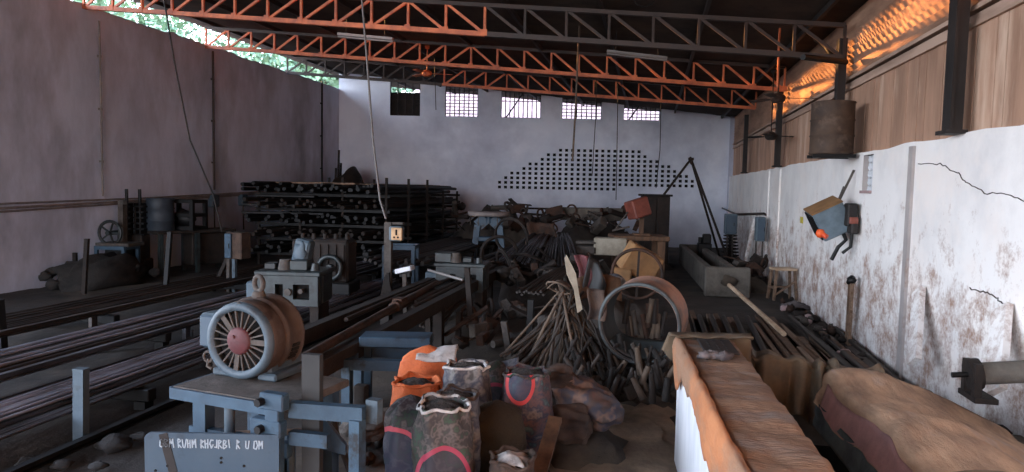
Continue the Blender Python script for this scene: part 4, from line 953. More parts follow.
# long boards on the ground at right
for i in range(36):
    x = .62 + i * .063; y0 = 6.85 + R.uniform(-.1, .4); L = R.uniform(3.0, 6.0); c = MB(); c.bbox((0, L / 2, 0), (R.uniform(.06, .12), L, .05), .008)
    solo('long_board', c, R.choice(('wood_long', 'wood_long', 'rusty_rod', 'wood')), 'long weathered board lying on the ground between the tarpaulins and the white wall', 'board', 'boards lying by the white wall', loc=(x, y0, .045 + .03 * (i % 2)), rz=R.uniform(-.03, .03))
a, b = at(729, 285, 12.0), at(784, 334, 9.2); c = MB(); c.tube([a, b], .035, 10); solo('wooden_pole', c, 'pale_wood', 'long pale wooden pole resting aslant on the trough end', 'pole')
for i in range(5):
    a, b = at(700 + i * 12, 300, 11.5), at(718 + i * 14, 330, 8.2); a.z = b.z = .14; c = MB(); c.tube([a, b], .04, 7); solo('ground_pipe', c, 'rusty_rod', 'rusty pipe lying on the ground between the trough and the tarpaulins', 'pipe', 'pipes before the trough')
# ================================================================== CENTRE: ring, sticks, sheets
p = at(639, 324, 7.0); ax = (V((.20, 1, .05))).normalized(); r = .405
t = thing('steel_ring', 'big open steel hoop lying on its side on the offcut heap', 'ring', p)
c = MB(); Ld = .5
c.lathe([(r - .022, 0), (r, 0), (r + .012, .015), (r + .012, .035), (r, .05), (r, Ld - .05), (r + .012, Ld - .03), (r + .012, Ld - .01), (r, Ld)], axis=ax, n=44, mi=0)
c.lathe([(r, Ld), (r - .022, Ld), (r - .022, 0)], axis=ax, n=44, mi=1)
build('hoop', c, ['ring_rust', 'ring_blue'], t)
c = MB(); x = ax.orthogonal(); c.torus(ax * .0, ax, r, .02, 44, 6); build('rim', c, 'ring_blue', t)
c = MB()
def inner(u, v):
    a = math.radians(215 + 110 * u); y_ = V((0, 0, 1)) - ax * ax.z; y_.normalize(); x_ = y_.cross(ax)
    return x_ * math.cos(a) * (r - .03) + y_ * math.sin(a) * (r - .03) * (1 - .25 * math.sin(PI * u) * v) + ax * (.03 + v * (Ld - .06))
c.slab(inner, 14, 6, .012); build('liner_sheet', c, 'ring_blue', t)
p2 = at(637, 274, 9.2); t = thing('wire_hoop', 'thin brown hoop with a centre bar standing behind the big ring', 'hoop', p2)
c = MB(); c.torus((0, 0, 0), (.1, 1, .1), .33, .022, 30, 6); build('hoop', c, 'rust', t); c = MB(); c.bar((0, 0, -.3), (.02, 0, .3), .03); build('centre_bar', c, 'dark_rust', t)
q = at(640, 262, 9.7); c = MB(); c.bbox((0, 0, 0), (.5, .3, .4), .02, roty(.5) @ rotz(.3)); solo('cardboard_carton', c, 'cardboard', 'open brown carton tilted behind the thin hoop', 'carton', loc=q)
q = at(622, 275, 9.6); c = MB(); c.bbox((0, 0, 0), (.26, .2, .2), .02, roty(.1)); solo('cardboard_carton', c, 'cardboard', 'small brown carton behind the thin hoop, left of the tilted one', 'carton', loc=q)
q = at(614, 283, 8.6); c = MB(); c.blob((0, 0, 0), (.3, .26, .22), 5, .3, 14, 10); solo('white_bundle', c, 'print_grey', 'rounded pale blue white bundle behind the big ring', 'bundle', loc=q)
# standing sheets
q = at(576, 307, 7.1); c = MB()
c.prism([(x_ * .68, z_ * .68) for x_, z_ in ((-.16, .45), (-.13, .5), (.02, .22), (.08, -.1), (.14, -.34), (.06, -.4), (.0, -.05), (-.12, .2))], (0, 0, 0), RH, (0, 0, 1), .02)
solo('metal_sheet', c, 'cream', 'tall pointed pale sheet standing up out of the heap of sticks', 'sheet', loc=at(574, 287, 7.3))
c = MB(); c.slab(lambda u, v: ((u - .5) * .5, .15 * v + .12 * math.sin(u * 3), (v - .5) * .24 + .05 * math.sin(u * 3)), 8, 6, .015)
solo('bent_sheet', c, 'wood', 'brown bent sheet wedged between the pointed sheet and the big ring', 'sheet', loc=at(600, 291, 7.8), rz=YAW)
c = MB(); c.slab(lambda u, v: ((u - .5) * .16 + .04 * math.sin(v * 4), .05 * math.sin(u * 6), (v - .5) * .36), 6, 8, .02); solo('red_rag', c, 'red_cap', 'bright red and pale rag sticking up beside the pointed sheet', 'rag', loc=at(584, 271, 8.0))
c = MB(); c.slab(lambda u, v: ((u - .5) * .2 + .08 * v, .05 * math.sin(u * 6), (v - .5) * .42 - .3 * u * u), 6, 8, .02); solo('black_rag', c, 'black_rubber', 'black sheet curling over beside the red rag', 'sheet', loc=at(591, 276, 7.9))
c = MB(); c.torus((0, 0, 0), (.3, .6, 1), .14, .012, 20, 6); c.slab(lambda u, v: ((u - .5) * .24, (v - .5) * .2, .08 - .3 * (u - .5) ** 2), 5, 5, .015); solo('crushed_drum', c, 'bamboo', 'crushed pale rim lying at the top of the stick heap', 'drum', loc=at(559, 288, 7.5))
q = at(597, 305, 7.2); c = MB(); c.slab(lambda u, v: (.02 * math.sin(v * 5) + (u - .5) * .18, (v - .3) * .15 + .05 * math.sin(u * 5), (v - .5) * .3), 8, 8, .012); solo('paper_sack', c, 'tan_sack', 'crumpled tan paper sack beside the mouth of the big ring', 'sack', loc=q)
# sticks: long ones leaning like a tent, short stubs below
apx = at(563, 288, 7.6)
for k in range(96):
    a = R.uniform(-2.9, .5); rr = R.uniform(.5, 1.0); L = R.uniform(.5, 1.0)
    foot = V((apx.x + rr * math.cos(a) * .72 - .05, apx.y + rr * math.sin(a) * .5 - .15, R.uniform(.15, .45)))
    top = apx + V((R.uniform(-.12, .25), R.uniform(-.15, .2), R.uniform(-.35, .05)))
    if k % 3 == 0: top = foot.lerp(top, R.uniform(.45, .7))
    c = MB(); rad = R.uniform(.009, .021); mid = foot.lerp(top, .5) + V((R.uniform(-.03, .03), R.uniform(-.03, .03), R.uniform(-.02, .02)))
    c.tube([foot, mid, top], [rad * 1.25, rad, rad * .9], 7)
    solo('stick', c, R.choice(('bamboo', 'bamboo', 'scrap', 'dark_rust')), 'stick or pipe offcut leaning in the tent shaped heap beside the big ring', 'stick', 'sticks in the leaning heap')
for k in range(60):
    px = R.uniform(560, 668); f = R.random(); py = 352 + 46 * f; p = at(px, py, 7.25 - .75 * f - .25 * abs(px - 615) / 60); c = MB(); L = R.uniform(.1, .24); d = V((R.uniform(-.8, .8), R.uniform(-.6, .2), -1)).normalized()
    rad = R.uniform(.014, .034); c.tube([p - d * L, p - d * L * .5, p + d * L * .3], [rad * .8, rad, rad * 1.15], 7)
    solo('offcut', c, R.choice(('bamboo', 'scrap', 'dark_rubble', 'dark_rust', 'dark_rust')), 'short round offcut poking out of the heap below the big ring', 'offcut', 'offcuts below the big ring')
for k in range(16):
    px, py = R.uniform(620, 668), R.uniform(296, 345); p = at(636 + R.uniform(-18, 26), R.uniform(312, 338), 7.55); c = MB(); c.tube([p - V((0, 0, .12)), p + V((R.uniform(-.06, .06), .05, .14))], R.uniform(.02, .035), 7)
    solo('offcut', c, R.choice(('bamboo', 'scrap', 'rust', 'dark_rust')), 'short round offcut seen through the mouth of the big ring', 'offcut', 'offcuts inside the big ring')
# ================================================================== SACKS
def sack(px, yt, D, w, d, label, m_, seed, open_=True, cuff=None, fill='chips', rz=0.0, lean=(0, 0), hmul=1, flap=None, name='sack'):
    top = at(px, yt, D); base = V((top.x, top.y, 0)); h = top.z * hmul
    t = thing(name, label, 'sack', base, YAW + rz); Q = random.Random(seed)
    def ring(f, k, n=36, inset=0.0):
        a = 2 * PI * k / n; bul = .86 + .2 * math.sin(PI * min(1, f * 1.08)) ** .8
        if f > .86 and not open_: bul *= max(.2, 1 - ((f - .86) / .14) ** 2 * .75)
        ca, sa = math.cos(a), math.sin(a); e = .72
        x = math.copysign(abs(ca) ** e, ca) * w / 2 * bul; y = math.copysign(abs(sa) ** e, sa) * d / 2 * bul
        wr = .022 * nz(ca * 2, sa * 2 + seed, f * 5, 1.6) + .02 * math.sin(7 * a + seed + 6 * f) * (f ** 3) + .03 * nz(ca, sa + seed * 2, f * 2, 1.1)
        s = 1 + wr / (w / 2) - inset
        z = f * h + (.035 * nz(ca * 1.5, sa * 1.5, seed, 1) * f if open_ else 0)
        return V((x * s + lean[0] * f * f, y * s + lean[1] * f * f, z))
    c = MB(); n = 36; nv = 16; vs = [ring(j / nv, k) for j in range(nv + 1) for k in range(n)]
    fs = [(j * n + k, j * n + (k + 1) % n, (j + 1) * n + (k + 1) % n, (j + 1) * n + k) for j in range(nv) for k in range(n)]
    if open_:                                       # the inside of the mouth
        o = len(vs)
        for f, ins in ((1.0, .05), (.93, .07), (.8, .1)): vs += [ring(f, k, n, ins) for k in range(n)]
        fs += [(nv * n + k, nv * n + (k + 1) % n, o + (k + 1) % n, o + k) for k in range(n)]
        for j in range(2): fs += [(o + j * n + k, o + j * n + (k + 1) % n, o + (j + 1) * n + (k + 1) % n, o + (j + 1) * n + k) for k in range(n)]
    else:
        o = len(vs); vs.append(ring(1, 0) * .5 + ring(1, 18) * .5 + V((0, 0, .02))); fs += [(nv * n + k, nv * n + (k + 1) % n, o) for k in range(n)]
    c.add(vs, fs, 0, True); build('bag', c, m_, t)
    if open_:
        c = MB(); nr = 6; vs = []; 
        for j in range(nr + 1):
            for k in range(n):
                p = ring(.95, k, n, .09); q = V((lean[0] * .9, lean[1] * .9, h * .95)); g = q.lerp(p, j / nr); g.z = h * .945 + .05 * (1 - (j / nr) ** 2) + .02 * nz(g.x, g.y, seed, 14); vs.append(g)
        fs = [(j * n + k, (j + 1) * n + k, (j + 1) * n + (k + 1) % n, j * n + (k + 1) % n) for j in range(nr) for k in range(n)]
        c.add(vs, fs, 0, True)
        f_ = build('contents', c, fill, t); f_['kind'] = 'stuff'
    if cuff:                                        # rolled, folded-back mouth
        c = MB(); c.tube([ring(.985, k, n) + V((0, 0, .012 * math.sin(k * 1.3))) for k in range(n)], [.006 + .006 * (1 + nz(k * .5, seed, 0, 1.3)) for k in range(n)], 7, closed=True); build('rolled_mouth', c, cuff, t)
    if flap:                                        # plastic folded over the top
        c = MB()
        def fl(u, v):
            a = PI * (.02 + .96 * u); p = ring(.97, int(0), n)
            x = (u * .66 - .16) * w * 1.02 + lean[0]; y = (v - .45) * d * 1.02 + lean[1]
            return (x, y, h - .05 + .09 * u * (1 - abs(2 * v - 1)) + .03 * nz(x, y, seed, 6) - .14 * max(0, abs(2 * v - 1) - .8))
        c.slab(fl, 16, 12, .008); build('folded_flap', c, flap, t)
    return t
sack(428, 347, 5.9, .49, .4, 'bright orange sack with white plastic folded over its top, behind the other sacks', 'orange_sack', 1, False, None, flap='white_sack')
sack(416, 380, 5.35, .38, .34, 'smaller orange sack filled with dark chips, in front of the bigger orange one', 'orange_sack', 2, True, 'orange_sack')
sack(467, 364, 5.4, .37, .36, 'round grey sack with a white rolled mouth full of dark scrap', 'print_grey', 3, True, 'white_sack')
sack(411, 397, 4.75, .36, .34, 'closed dark printed sack with a pink arch, in the row beside the blue frame', 'print_green', 4, False)
sack(444, 402, 4.45, .37, .36, 'open dark printed sack with crumpled pale rim, foremost in the row', 'print_dark', 5, True, 'white_sack', rz=.1)
sack(457, 393, 4.85, .34, .3, 'tan printed sack full of chips, close behind the open dark one', 'print_grey', 15, True, 'tan_sack')
sack(498, 402, 4.95, .38, .34, 'plain mustard brown woven sack, closed, in the middle of the row', 'brown_sack', 6, False)
sack(497, 362, 5.9, .36, .34, 'dark printed sack with a flat grey top behind the round grey sack', 'print_dark', 7, False, flap='print_grey')
sack(527, 370, 5.35, .38, .36, 'blue green printed sack with a red arch and gathered top', 'print_blue', 8, True, 'print_dark', rz=-.1)
sack(512, 457, 4.35, .3, .3, 'low tan sack with a crumpled top, in front of the brown woven one', 'tan_sack', 9, True, 'tan_sack', fill='white_sack')
# sacks lying on their sides
def lying(px, py, D, L, w, label, m_, seed, tilt, rz, zc=None):
    c = MB(); q = at(px, py, D); c.blob((0, 0, 0), (L, w, w * .8), seed, .35, 44, 30, 1.7, rot=rotz(rz) @ roty(tilt))
    c.v = [(x + .018 * nz(x, y, z + seed, 9), y + .018 * nz(y, z, x, 9), z + .02 * nz(z, x, y, 8)) for x, y, z in c.v]
    for i_, (x, y, z) in enumerate(c.v):               # creases gathered towards the tied end
        an = math.atan2(z, y); f_ = .03 * math.sin(9 * an + seed + 5 * x) * (.4 + abs(x) / L) ; g_ = 1 + f_ / max(.12, math.hypot(y, z)); c.v[i_] = (x, y * g_, z * g_)
    t = thing('lying_sack', label, 'sack', q); build('bag', c, m_, t)
    return t
lying(588, 402, 5.75, .62, .42, 'full brown and blue printed sack slumped beside the bare floor', 'print_lying', 31, .42, .1)
lying(569, 424, 5.5, .4, .36, 'crumpled tan printed sack under the slumped one', 'tan_sack', 33, .2, .3)
lying(556, 380, 5.8, .34, .3, 'small brown sack bunched behind the blue green printed sack', 'tan_sack', 35, -.2, .4)
lying(365, 425, 5.6, .5, .3, 'greyish green sack leaning under the blue frame', 'stone', 37, -.25, .4)
t = bpy.data.objects.get('lying_sack')
c = MB(); c.blob((0, 0, .04), (.9, .8, .46), 5, .4, 18, 12, 1.8); solo('heap_below_sacks', c, 'soil', 'dark earth heap that the slumped sacks rest on', 'heap', loc=at(572, 436, 5.75) * V((1, 1, 0)) if False else (at(572, 436, 5.8).x, at(572, 436, 5.8).y, -.05), kind='stuff')
a, b = at(538, 478, 4.6), at(552, 430, 5.0); c = MB(); c.bar(a, b, .1, .045, up=(0, -1, .3), ext=.12); solo('leaning_plank', c, 'wood', 'short reddish brown plank leaning between the brown sack and the slumped sacks', 'plank')
# ================================================================== MOTOR BENCH
TZ = .9
pm = atz(252, 385, TZ)
tA = atz(172, 386, TZ); tB = atz(283, 404, TZ); ex = (tB - tA); ex.z = 0; Lx = ex.length; ex.normalize(); ey = V((-ex.y, ex.x, 0)); tang = math.atan2(ex.y, ex.x)
Dp = .62
t = thing('motor_table', 'pale blue steel table carrying the big electric motor', 'table', V((tA.x, tA.y, 0)), tang)
c = MB(); c.bbox((Lx / 2 + .02, Dp / 2, TZ - .025), (Lx + .04, Dp, .05), .008); build('table_top', c, 'dust_grey', t)
c = MB(); c.bar((0, -.012, TZ - .04), (Lx, -.012, TZ - .04), .02, .07); c.bar((-.012, 0, TZ - .04), (-.012, Dp, TZ - .04), .02, .07); build('edge_angle', c, 'blue_paint', t)
for x, y, w in ((.2, .06, .1), (.2, Dp - .08, .1), (Lx - .06, Dp - .08, .09)):
    c = MB(); c.bar((x, y, 0), (x, y, TZ - .05), w, w * .8); build('leg', c, 'blue_paint', t)
c = MB(); c.cyl((.42, .05, .42), (.42, .05, TZ - .06), .032, n=10); c.cyl((.42, .05, .38), (.42, .05, .48), .06, n=12); build('pipe_strut', c, 'pale_blue', t)
c = MB(); c.bar((.1, .06, .6), (Lx, .06, .6), .05, .09); build('rail', c, 'blue_paint', t); c = MB(); c.bar((.2, .3, .5), (Lx, .3, .62), .08, .06); build('wooden_rail', c, 'wood', t)
# big upright plate with bolts and notched sides
c = MB(); x = Lx - .02
c.bbox((x, -.05, .46), (.1, .06, .92), .006); c.bbox((x, -.05, TZ + .03), (.17, .07, .1), .008); c.bbox((x - .04, -.055, TZ - .13), (.22, .07, .1), .008)
build('corner_leg', c, 'blue_paint', t)
for zz in (TZ + .03, TZ - .13): c = MB(); c.cyl((x - .06, -.13, zz), (x - .06, -.07, zz), .025, n=6); build('bolt', c, 'black_steel', t)
c = MB(); c.lathe([(.13, 0), (.17, .02), (.17, .08), (.13, .1)], (.58, .1, .42), (0, 1, 0), 20); c.cyl((.58, .05, .42), (.58, .25, .42), .1, n=14); build('pulley_guard', c, 'blue_paint', t)
# side frame to the right: beam and leg
c = MB(); c.bar((x + .06, .02, TZ - .03), (x + .5, .12, TZ - .03), .06, .09); build('side_beam', c, 'blue_paint', t)
c = MB(); c.bar((x + .06, .02, TZ - .2), (x + .3, .06, TZ - .2), .05, .08); build('side_beam', c, 'blue_paint', t)
c = MB(); c.bar((x + .47, .1, 0), (x + .47, .1, TZ - .06), .07, .07); build('leg', c, 'blue_paint', t)
c = MB(); c.bar((x + .52, .2, TZ - .1), (x + .52, .2, TZ + .04), .08, .06); build('stop_block', c, 'pale_blue', t)
# flat bar standing at the front of the frame
b_ = at(313, 462, 4.15); tt = at(312.5, 354, 4.15); c = MB(); b_.z = 0; b_.x += .0; c.bar(V((tt.x, tt.y, 0)), tt, .115, .05, up=(0, 1, 0)); solo('flat_bar', c, 'flat_grey', 'tall dark grey flat bar standing upright in front of the blue frame', 'bar')
q = at(328, 440, 4.35); c = MB(); c.prism([(-.06, .16), (-.02, .16), (.12, -.02), (.12, -.08), (-.06, -.04)], (0, 0, 0), RH, (0, 0, 1), .04); c.bar((.0, .02, -.04), (.0, .02, -q.z), .07); solo('gusset_bracket', c, 'blue_paint', 'blue gusset bracket on a short stand behind the tall flat bar', 'bracket', loc=q)
c = MB(); c.tube([at(331, 395, 4.6), at(335, 430, 4.5), at(350, 470, 4.4), at(358, 500, 4.3)], [.02, .022, .025, .03], 8); solo('curved_hose', c, 'dark_rust', 'dark curved pipe bending down behind the tall flat bar', 'pipe')
# motor
rm = .255; ctr = at(239, 341, 4.52); mz = TZ + .035 + rm + .04
back = (FH * .95 + RH * .31).normalized(); ma = math.atan2(back.y, back.x) - PI / 2
t = thing('electric_motor', 'large dusty electric motor with a pink hub and white slotted fan cover', 'motor', V((ctr.x, ctr.y, TZ)), ma); zc = ctr.z - TZ
c = MB(); Lm = .42
c.lathe([(rm * .93, .015), (rm, .03), (rm * 1.02, .06), (rm * 1.02, .13), (rm * 1.0, .14), (rm * 1.0, .15), (rm * 1.06, .155), (rm * 1.06, .19), (rm, .2), (rm, Lm - .12), (rm * 1.05, Lm - .115), (rm * 1.05, Lm - .08), (rm * .97, Lm - .05), (rm * .8, Lm), (rm * .3, Lm + .02), (0, Lm + .02)], (0, 0, zc), (0, 1, 0), 48)
body = build('housing', c, 'motor_rust', t)
c = MB()
for i in range(3):
    for j in range(4):
        a = math.radians(-12 - 7 * j); y = .24 + i * .035; rr = rm * 1.004
        c.box((rr * math.cos(a), y, zc + rr * math.sin(a)), (.012, .03, .022), roty(-a))
build('vent_slots', c, 'hole', body)
c = MB(); c.lathe([(rm * .78, .0), (rm * .84, -.02), (rm * .97, -.012), (rm * 1.0, .02), (rm * .99, .05), (rm * .76, .05), (rm * .78, 0)], (0, 0, zc), (0, 1, 0), 48)
fc = build('fan_cover', c, 'pale_blue', t)
c = MB()
for k in range(22):
    a = 2 * PI * k / 22; d = V((math.cos(a), 0, math.sin(a))); c.bar(V((0, .005, zc)) + d * rm * .3, V((0, .005, zc)) + d * rm * .8,   .01 if k % 8 else .035, .012, up=(0, 1, 0))
build('spokes', c, 'dust_grey', fc)
c = MB(); c.lathe([(0, .05), (rm * .9, .05), (rm * .9, .06), (0, .06)], (0, 0, zc), (0, 1, 0), 32); build('dark_disc', c, 'hole', fc)
c = MB(); c.lathe([(0, -.02), (rm * .3, -.018), (rm * .355, -.005), (rm * .36, .03), (0, .03)], (0, 0, zc), (0, 1, 0), 32); c.cyl((-.03, -.03, zc + .03), (-.03, -.015, zc + .03), .012, n=8); build('hub', c, 'red_cap', fc)
c = MB(); zz = zc + rm; c.lathe([(.045, 0), (.05, .02), (.04, .05), (.03, .06), (0, .06)], (0, .2, zz - .01), (0, 0, 1), 16); c.torus((0, .2, zz + .1), (.35, 1, 0), .05, .017, 20, 8); build('lifting_eye', c, 'dust_grey', t)
c = MB(); c.torus((.0, -.0, zc + rm * .9), (0, 1, 0), .02, .008, 12, 6); build('cover_ring', c, 'dust_grey', t)
c = MB(); c.bbox((-rm - .05, .14, zc + .03), (.14, .16, .24), .02); tb = build('terminal_box', c, 'pale_blue', t); c = MB(); c.bbox((-rm - .05, .055, zc + .03), (.115, .02, .21), .008); build('lid', c, 'panel_blue', tb)
for s in (-1, 1):
    c = MB(); c.bbox((s * rm * .7, .25, .03), (.15, .42, .05), .012); c.bbox((s * rm * .62, .25, .1), (.06, .36, .12), .015); build('foot', c, 'pale_blue', t)
c = MB(); c.tube([(-rm * .95, -.0, zc - rm * .55), (-rm * 1.0, 0, zc - rm * .75), (-rm * .85, 0, .06)], .012, 6); c.torus((-rm * .97, 0, zc - rm * .5), (0, 1, 0), .035, .01, 14, 6); build('side_lug', c, 'dust_grey', t)
c = MB(); c.cyl((0, Lm, zc), (0, Lm + .12, zc), .04, n=12); build('shaft', c, 'dust_grey', t)
# guard panel with chalk writing
a, b = at(146, 431, 3.98), at(280, 434, 3.98); W = (b - a).length; h = (a.z + b.z) / 2; o = V((a.x, a.y, 0)); pa = math.atan2((b - a).y, (b - a).x)
t = thing('guard_panel', 'large blue sheet steel panel with chalk writing along its top edge', 'panel', o, pa)
c = MB(); c.prism([(.0, .02), (W, .0), (W, h), (.03, h + .0), (.012, h - .012), (.0, h - .03)], (0, 0, 0), (1, 0, 0), (0, 0, 1), .02); build('sheet', c, 'panel_blue', t)
c = MB(); 
for fx, fz in ((.57, .19), (.57, .225), (.74, .25), (.43, .34), (.17, .26), (.08, .3)): c.cyl((fx * W, -.024, h - fz * .75), (fx * W, -.01, h - fz * .75), .008, n=8)
build('bolt_holes', c, 'hole', t)
c = MB(); c.bar((.14 * W, -.0215, h - .005), (.27 * W, -.0215, h * .45), .05, .004, up=(0, 1, 0)); build('dark_smear', c, 'post', t)
GL = {'O': [[(0, .1), (0, .9), (.5, 1), (.7, .5), (.5, 0), (0, .1)]], 'B': [[(0, 0), (0, 1), (.6, .8), (0, .5), (.7, .25), (0, 0)]], 'M': [[(0, 0), (.1, 1), (.4, .4), (.7, 1), (.8, 0)]], 'R': [[(0, 0), (0, 1), (.6, .8), (0, .5), (.7, 0)]],
      'U': [[(0, 1), (.05, .1), (.5, 0), (.7, 1)]], 'W': [[(0, 1), (.2, 0), (.4, .7), (.6, 0), (.8, 1)]], 'H': [[(0, 0), (0, 1)], [(0, .5), (.6, .55)], [(.6, 1), (.62, 0)]], 'G': [[(.7, .9), (.2, 1), (0, .4), (.4, 0), (.7, .4), (.4, .4)]],
      'D': [[(0, 0), (0, 1), (.6, .6), (.5, .1), (0, 0)]], 'I': [[(.2, 0), (.2, 1)]], 'J': [[(.5, 1), (.5, .1), (0, .1)]], 'P': [[(0, 0), (0, 1), (.6, .8), (0, .5)]], 'S': [[(.6, .9), (0, .8), (.6, .3), (0, .05)]], '.': [[(.2, 0), (.25, .1)]], ' ': []}
c = MB(); x = .12 * W; ch = .05
for s in 'OBM RUHM RHGJRBI R U OM':
    for st in GL[s]:
        for i in range(len(st) - 1):
            p0, p1 = st[i], st[i + 1]; j = lambda: R.uniform(-.003, .003)
            c.bar((x + p0[0] * .028 + j(), -.0215, h - .085 + p0[1] * ch + j()), (x + p1[0] * .028 + j(), -.0215, h - .085 + p1[1] * ch + j()), .007, .004, up=(0, 1, 0))
    x += .024 if s == ' ' else .0265
build('lettering', c, 'chalk', t)
c = MB(); c.bbox((0, 0, .3), (.05, .2, .6), .01); solo('blue_plate', c, 'blue_paint', 'narrow blue plate standing on edge just right of the chalked panel', 'plate', loc=at(291, 520, 4.2) * 1.0 if False else (at(290, 440, 4.3).x, at(290, 440, 4.3).y, 0), rz=.6)
# blue bench behind the sacks
t = frame(347, 424, 424, .56, .5, 'low blue steel trestle standing between the blue frame and the orange sacks', w=.08, top=False, name='work_trestle')
a, b = at(362, 341, 6.75), at(432, 338, 6.75); c = MB(); c.bbox((0, 0, 0), ((b - a).length, .3, .1), .01)
for q in (-.28, .28): c.bar((q, .0, -.05), (q, .0, -(a.z + b.z) / 2), .07)
solo('steel_beam', c, 'blue_paint', 'thick blue beam on two legs behind the low blue trestle', 'beam', loc=(a + b) / 2, rz=YAW)
c = MB(); c.bbox((0, 0, .07), (.12, .1, .3), .01); solo('short_stub', c, 'dust_grey', 'short pale stub standing on the ground inside the low blue trestle', 'stub', loc=V((atz(361, 412).x, atz(361, 412).y, .05)))
# small stones on the floor front left and by the sacks
for k, (px, py, s) in enumerate(((113, 447, .3), (32, 466, .22), (62, 468, .16), (98, 470, .14), (140, 440, .16))):
    q = atz(px, py, 0); c = MB(); c.blob((0, 0, .03), (s, s * .8, s * .4), k + 40, .5, 10, 7, 2); solo('stone', c, 'dark_rubble', ['largest grey stone on the dark ground near the chalked panel', 'flat grey stone on the dark ground, nearest the open end of the rods', 'small grey stone in front of the short blue post', 'smallest grey stone, lying before the large one', 'grey stone right beside the chalked panel'][k], 'stone', loc=q)
for k in range(40):
    q = atz(R.uniform(330, 560), R.uniform(425, 470), 0); c = MB(); c.blob((0, 0, .03), (R.uniform(.06, .16),) * 3, k, .6, 8, 6, 2); solo('chip', c, R.choice(('stone', 'dark_rust', 'scrap')), 'small chip of scrap on the ground around the sacks and the blue frame', 'chip', 'chips around the sacks', loc=q)
# ================================================================== COUNTER, PIT AND TARPAULINS
CZ = 1.0
kFL, kFR, kNL, kNR = atz(676, 339, CZ), atz(733, 340, CZ), atz(740, 472, CZ), atz(837, 472, CZ)
kNL = kFL + (kNL - kFL) * 1.5; kNR = kFR + (kNR - kFR) * 1.5
t = thing('masonry_counter', 'long rough masonry counter with a worn brown top and white plastered side', 'counter', (kFL + kFR) / 2 * 1.0)
o = (kFL + kFR) / 2
t.location = (o.x, o.y, 0); o = V((o.x, o.y, 0))
c = MB()
def ct(u, v):
    p = kFL.lerp(kNL, v).lerp(kFR.lerp(kNR, v), u); e = min(u, 1 - u)
    return p - o + V((0, 0, .018 * nz(p.x, p.y, 1, 5) + .012 * nz(p.x, p.y, 7, 14) - .05 * max(0, .12 - u) * 5 - .02 * max(0, .06 - (1 - u)) * 8))
c.grid(ct, 24, 90, sm=True); build('counter_top', c, 'counter_top', t)
c = MB(); body = [kFL + V((.02, -.02, 0)), kFR + V((-.01, -.02, 0)), kNR + V((-.01, 0, 0)), kNL + V((.02, 0, 0))]
vs = [V((p.x, p.y, 0)) - o for p in body] + [V((p.x, p.y, CZ - .035)) - o for p in body]
c.add(vs, [(0, 1, 5, 4), (1, 2, 6, 5), (2, 3, 7, 6), (3, 0, 4, 7)], 0); build('plastered_wall', c, 'white_plaster', t)
# orange cloth hanging over the near edge, ragged lower hem
ek = (kNL - kFL).normalized(); en = V((ek.y, -ek.x, 0)); en = en if en.x < 0 else -en
def oc(u, v):
    s = u * 3.6; p = kFL + ek * s; dpt = .14 + .16 * max(0, 1 - abs(s - .25) * 3.2) + .1 * nz(s, 2, 0, 2.3) + .06 * nz(s, 5, 0, 7) + .05 * s
    if v < .35: w_ = v / .35; q = p - en * (.03 * (1 - w_)) + V((0, 0, .008 + .004 * math.sin(w_ * PI)))
    else: w_ = (v - .35) / .65; q = p + en * (.006 + .02 * w_ * (1 - w_) * 2 + .012 * nz(s, w_, 3, 6)) - V((0, 0, .01 + dpt * w_))
    return q + V((0, 0, .012 * nz(s * 3, v * 3, 1, 2)))
c = MB(); c.slab(oc, 110, 14, .012); solo('orange_cloth', c, 'orange_cloth', 'faded orange cloth hanging over the long edge of the masonry counter', 'cloth')
# perforated tray and lump on top
cF = kFL.lerp(kFR, .6) + ek * .36; c = MB(); ca = math.atan2(ek.y, ek.x); c.bbox((0, 0, .012), (.46, .25, .02), .006)
tr = solo('perforated_tray', c, 'post', 'dark perforated plate lying on the far end of the masonry counter', 'plate', loc=cF + V((0, 0, .012)), rz=ca)
c = MB()
for i in range(7):
    for j in range(3): c.cyl((-.17 + i * .055, -.065 + j * .06, .021), (-.17 + i * .055, -.065 + j * .06, .025), .011, n=8)
build('hole_discs', c, 'hole', tr)  # dark discs laid on the plate for its punched holes
c = MB()
for k in range(5): c.blob((R.uniform(-.1, .1), R.uniform(-.05, .05), .02), (.12, .09, .06), k + 3, .6, 10, 7, 2)
solo('oily_rag', c, 'rag', 'crumpled grey rag lying beside the perforated plate on the counter', 'rag', loc=kFL.lerp(kFR, .5) + ek * .72 + V((0, 0, .02)), rz=.4)
# tarpaulin over the far end of the counter
def tf(u, v):
    p = kFL.lerp(kFR, u * 1.45 - .12); b = V((p.x, p.y, CZ))
    if v < .5: w_ = v / .5; q = b + ek * (.05 * (1 - w_) + .03 * nz(u * 3, v, 0, 2)) + V((0, 0, .035 + .03 * nz(u * 4, v * 2, 2, 1.6)))
    else: w_ = (v - .5) / .5; q = b - ek * (.04 + .05 * w_) - V((0, 0, -.05 + w_ * (.22 + .12 * nz(u * 4, 3, 0, 1.5)))) + en * (.05 * (1 - u) * w_)
    return q
c = MB(); c.slab(tf, 30, 14, .012); solo('tarpaulin', c, 'tarp_dark', 'drab tarpaulin folded over the far end of the masonry counter', 'tarpaulin')
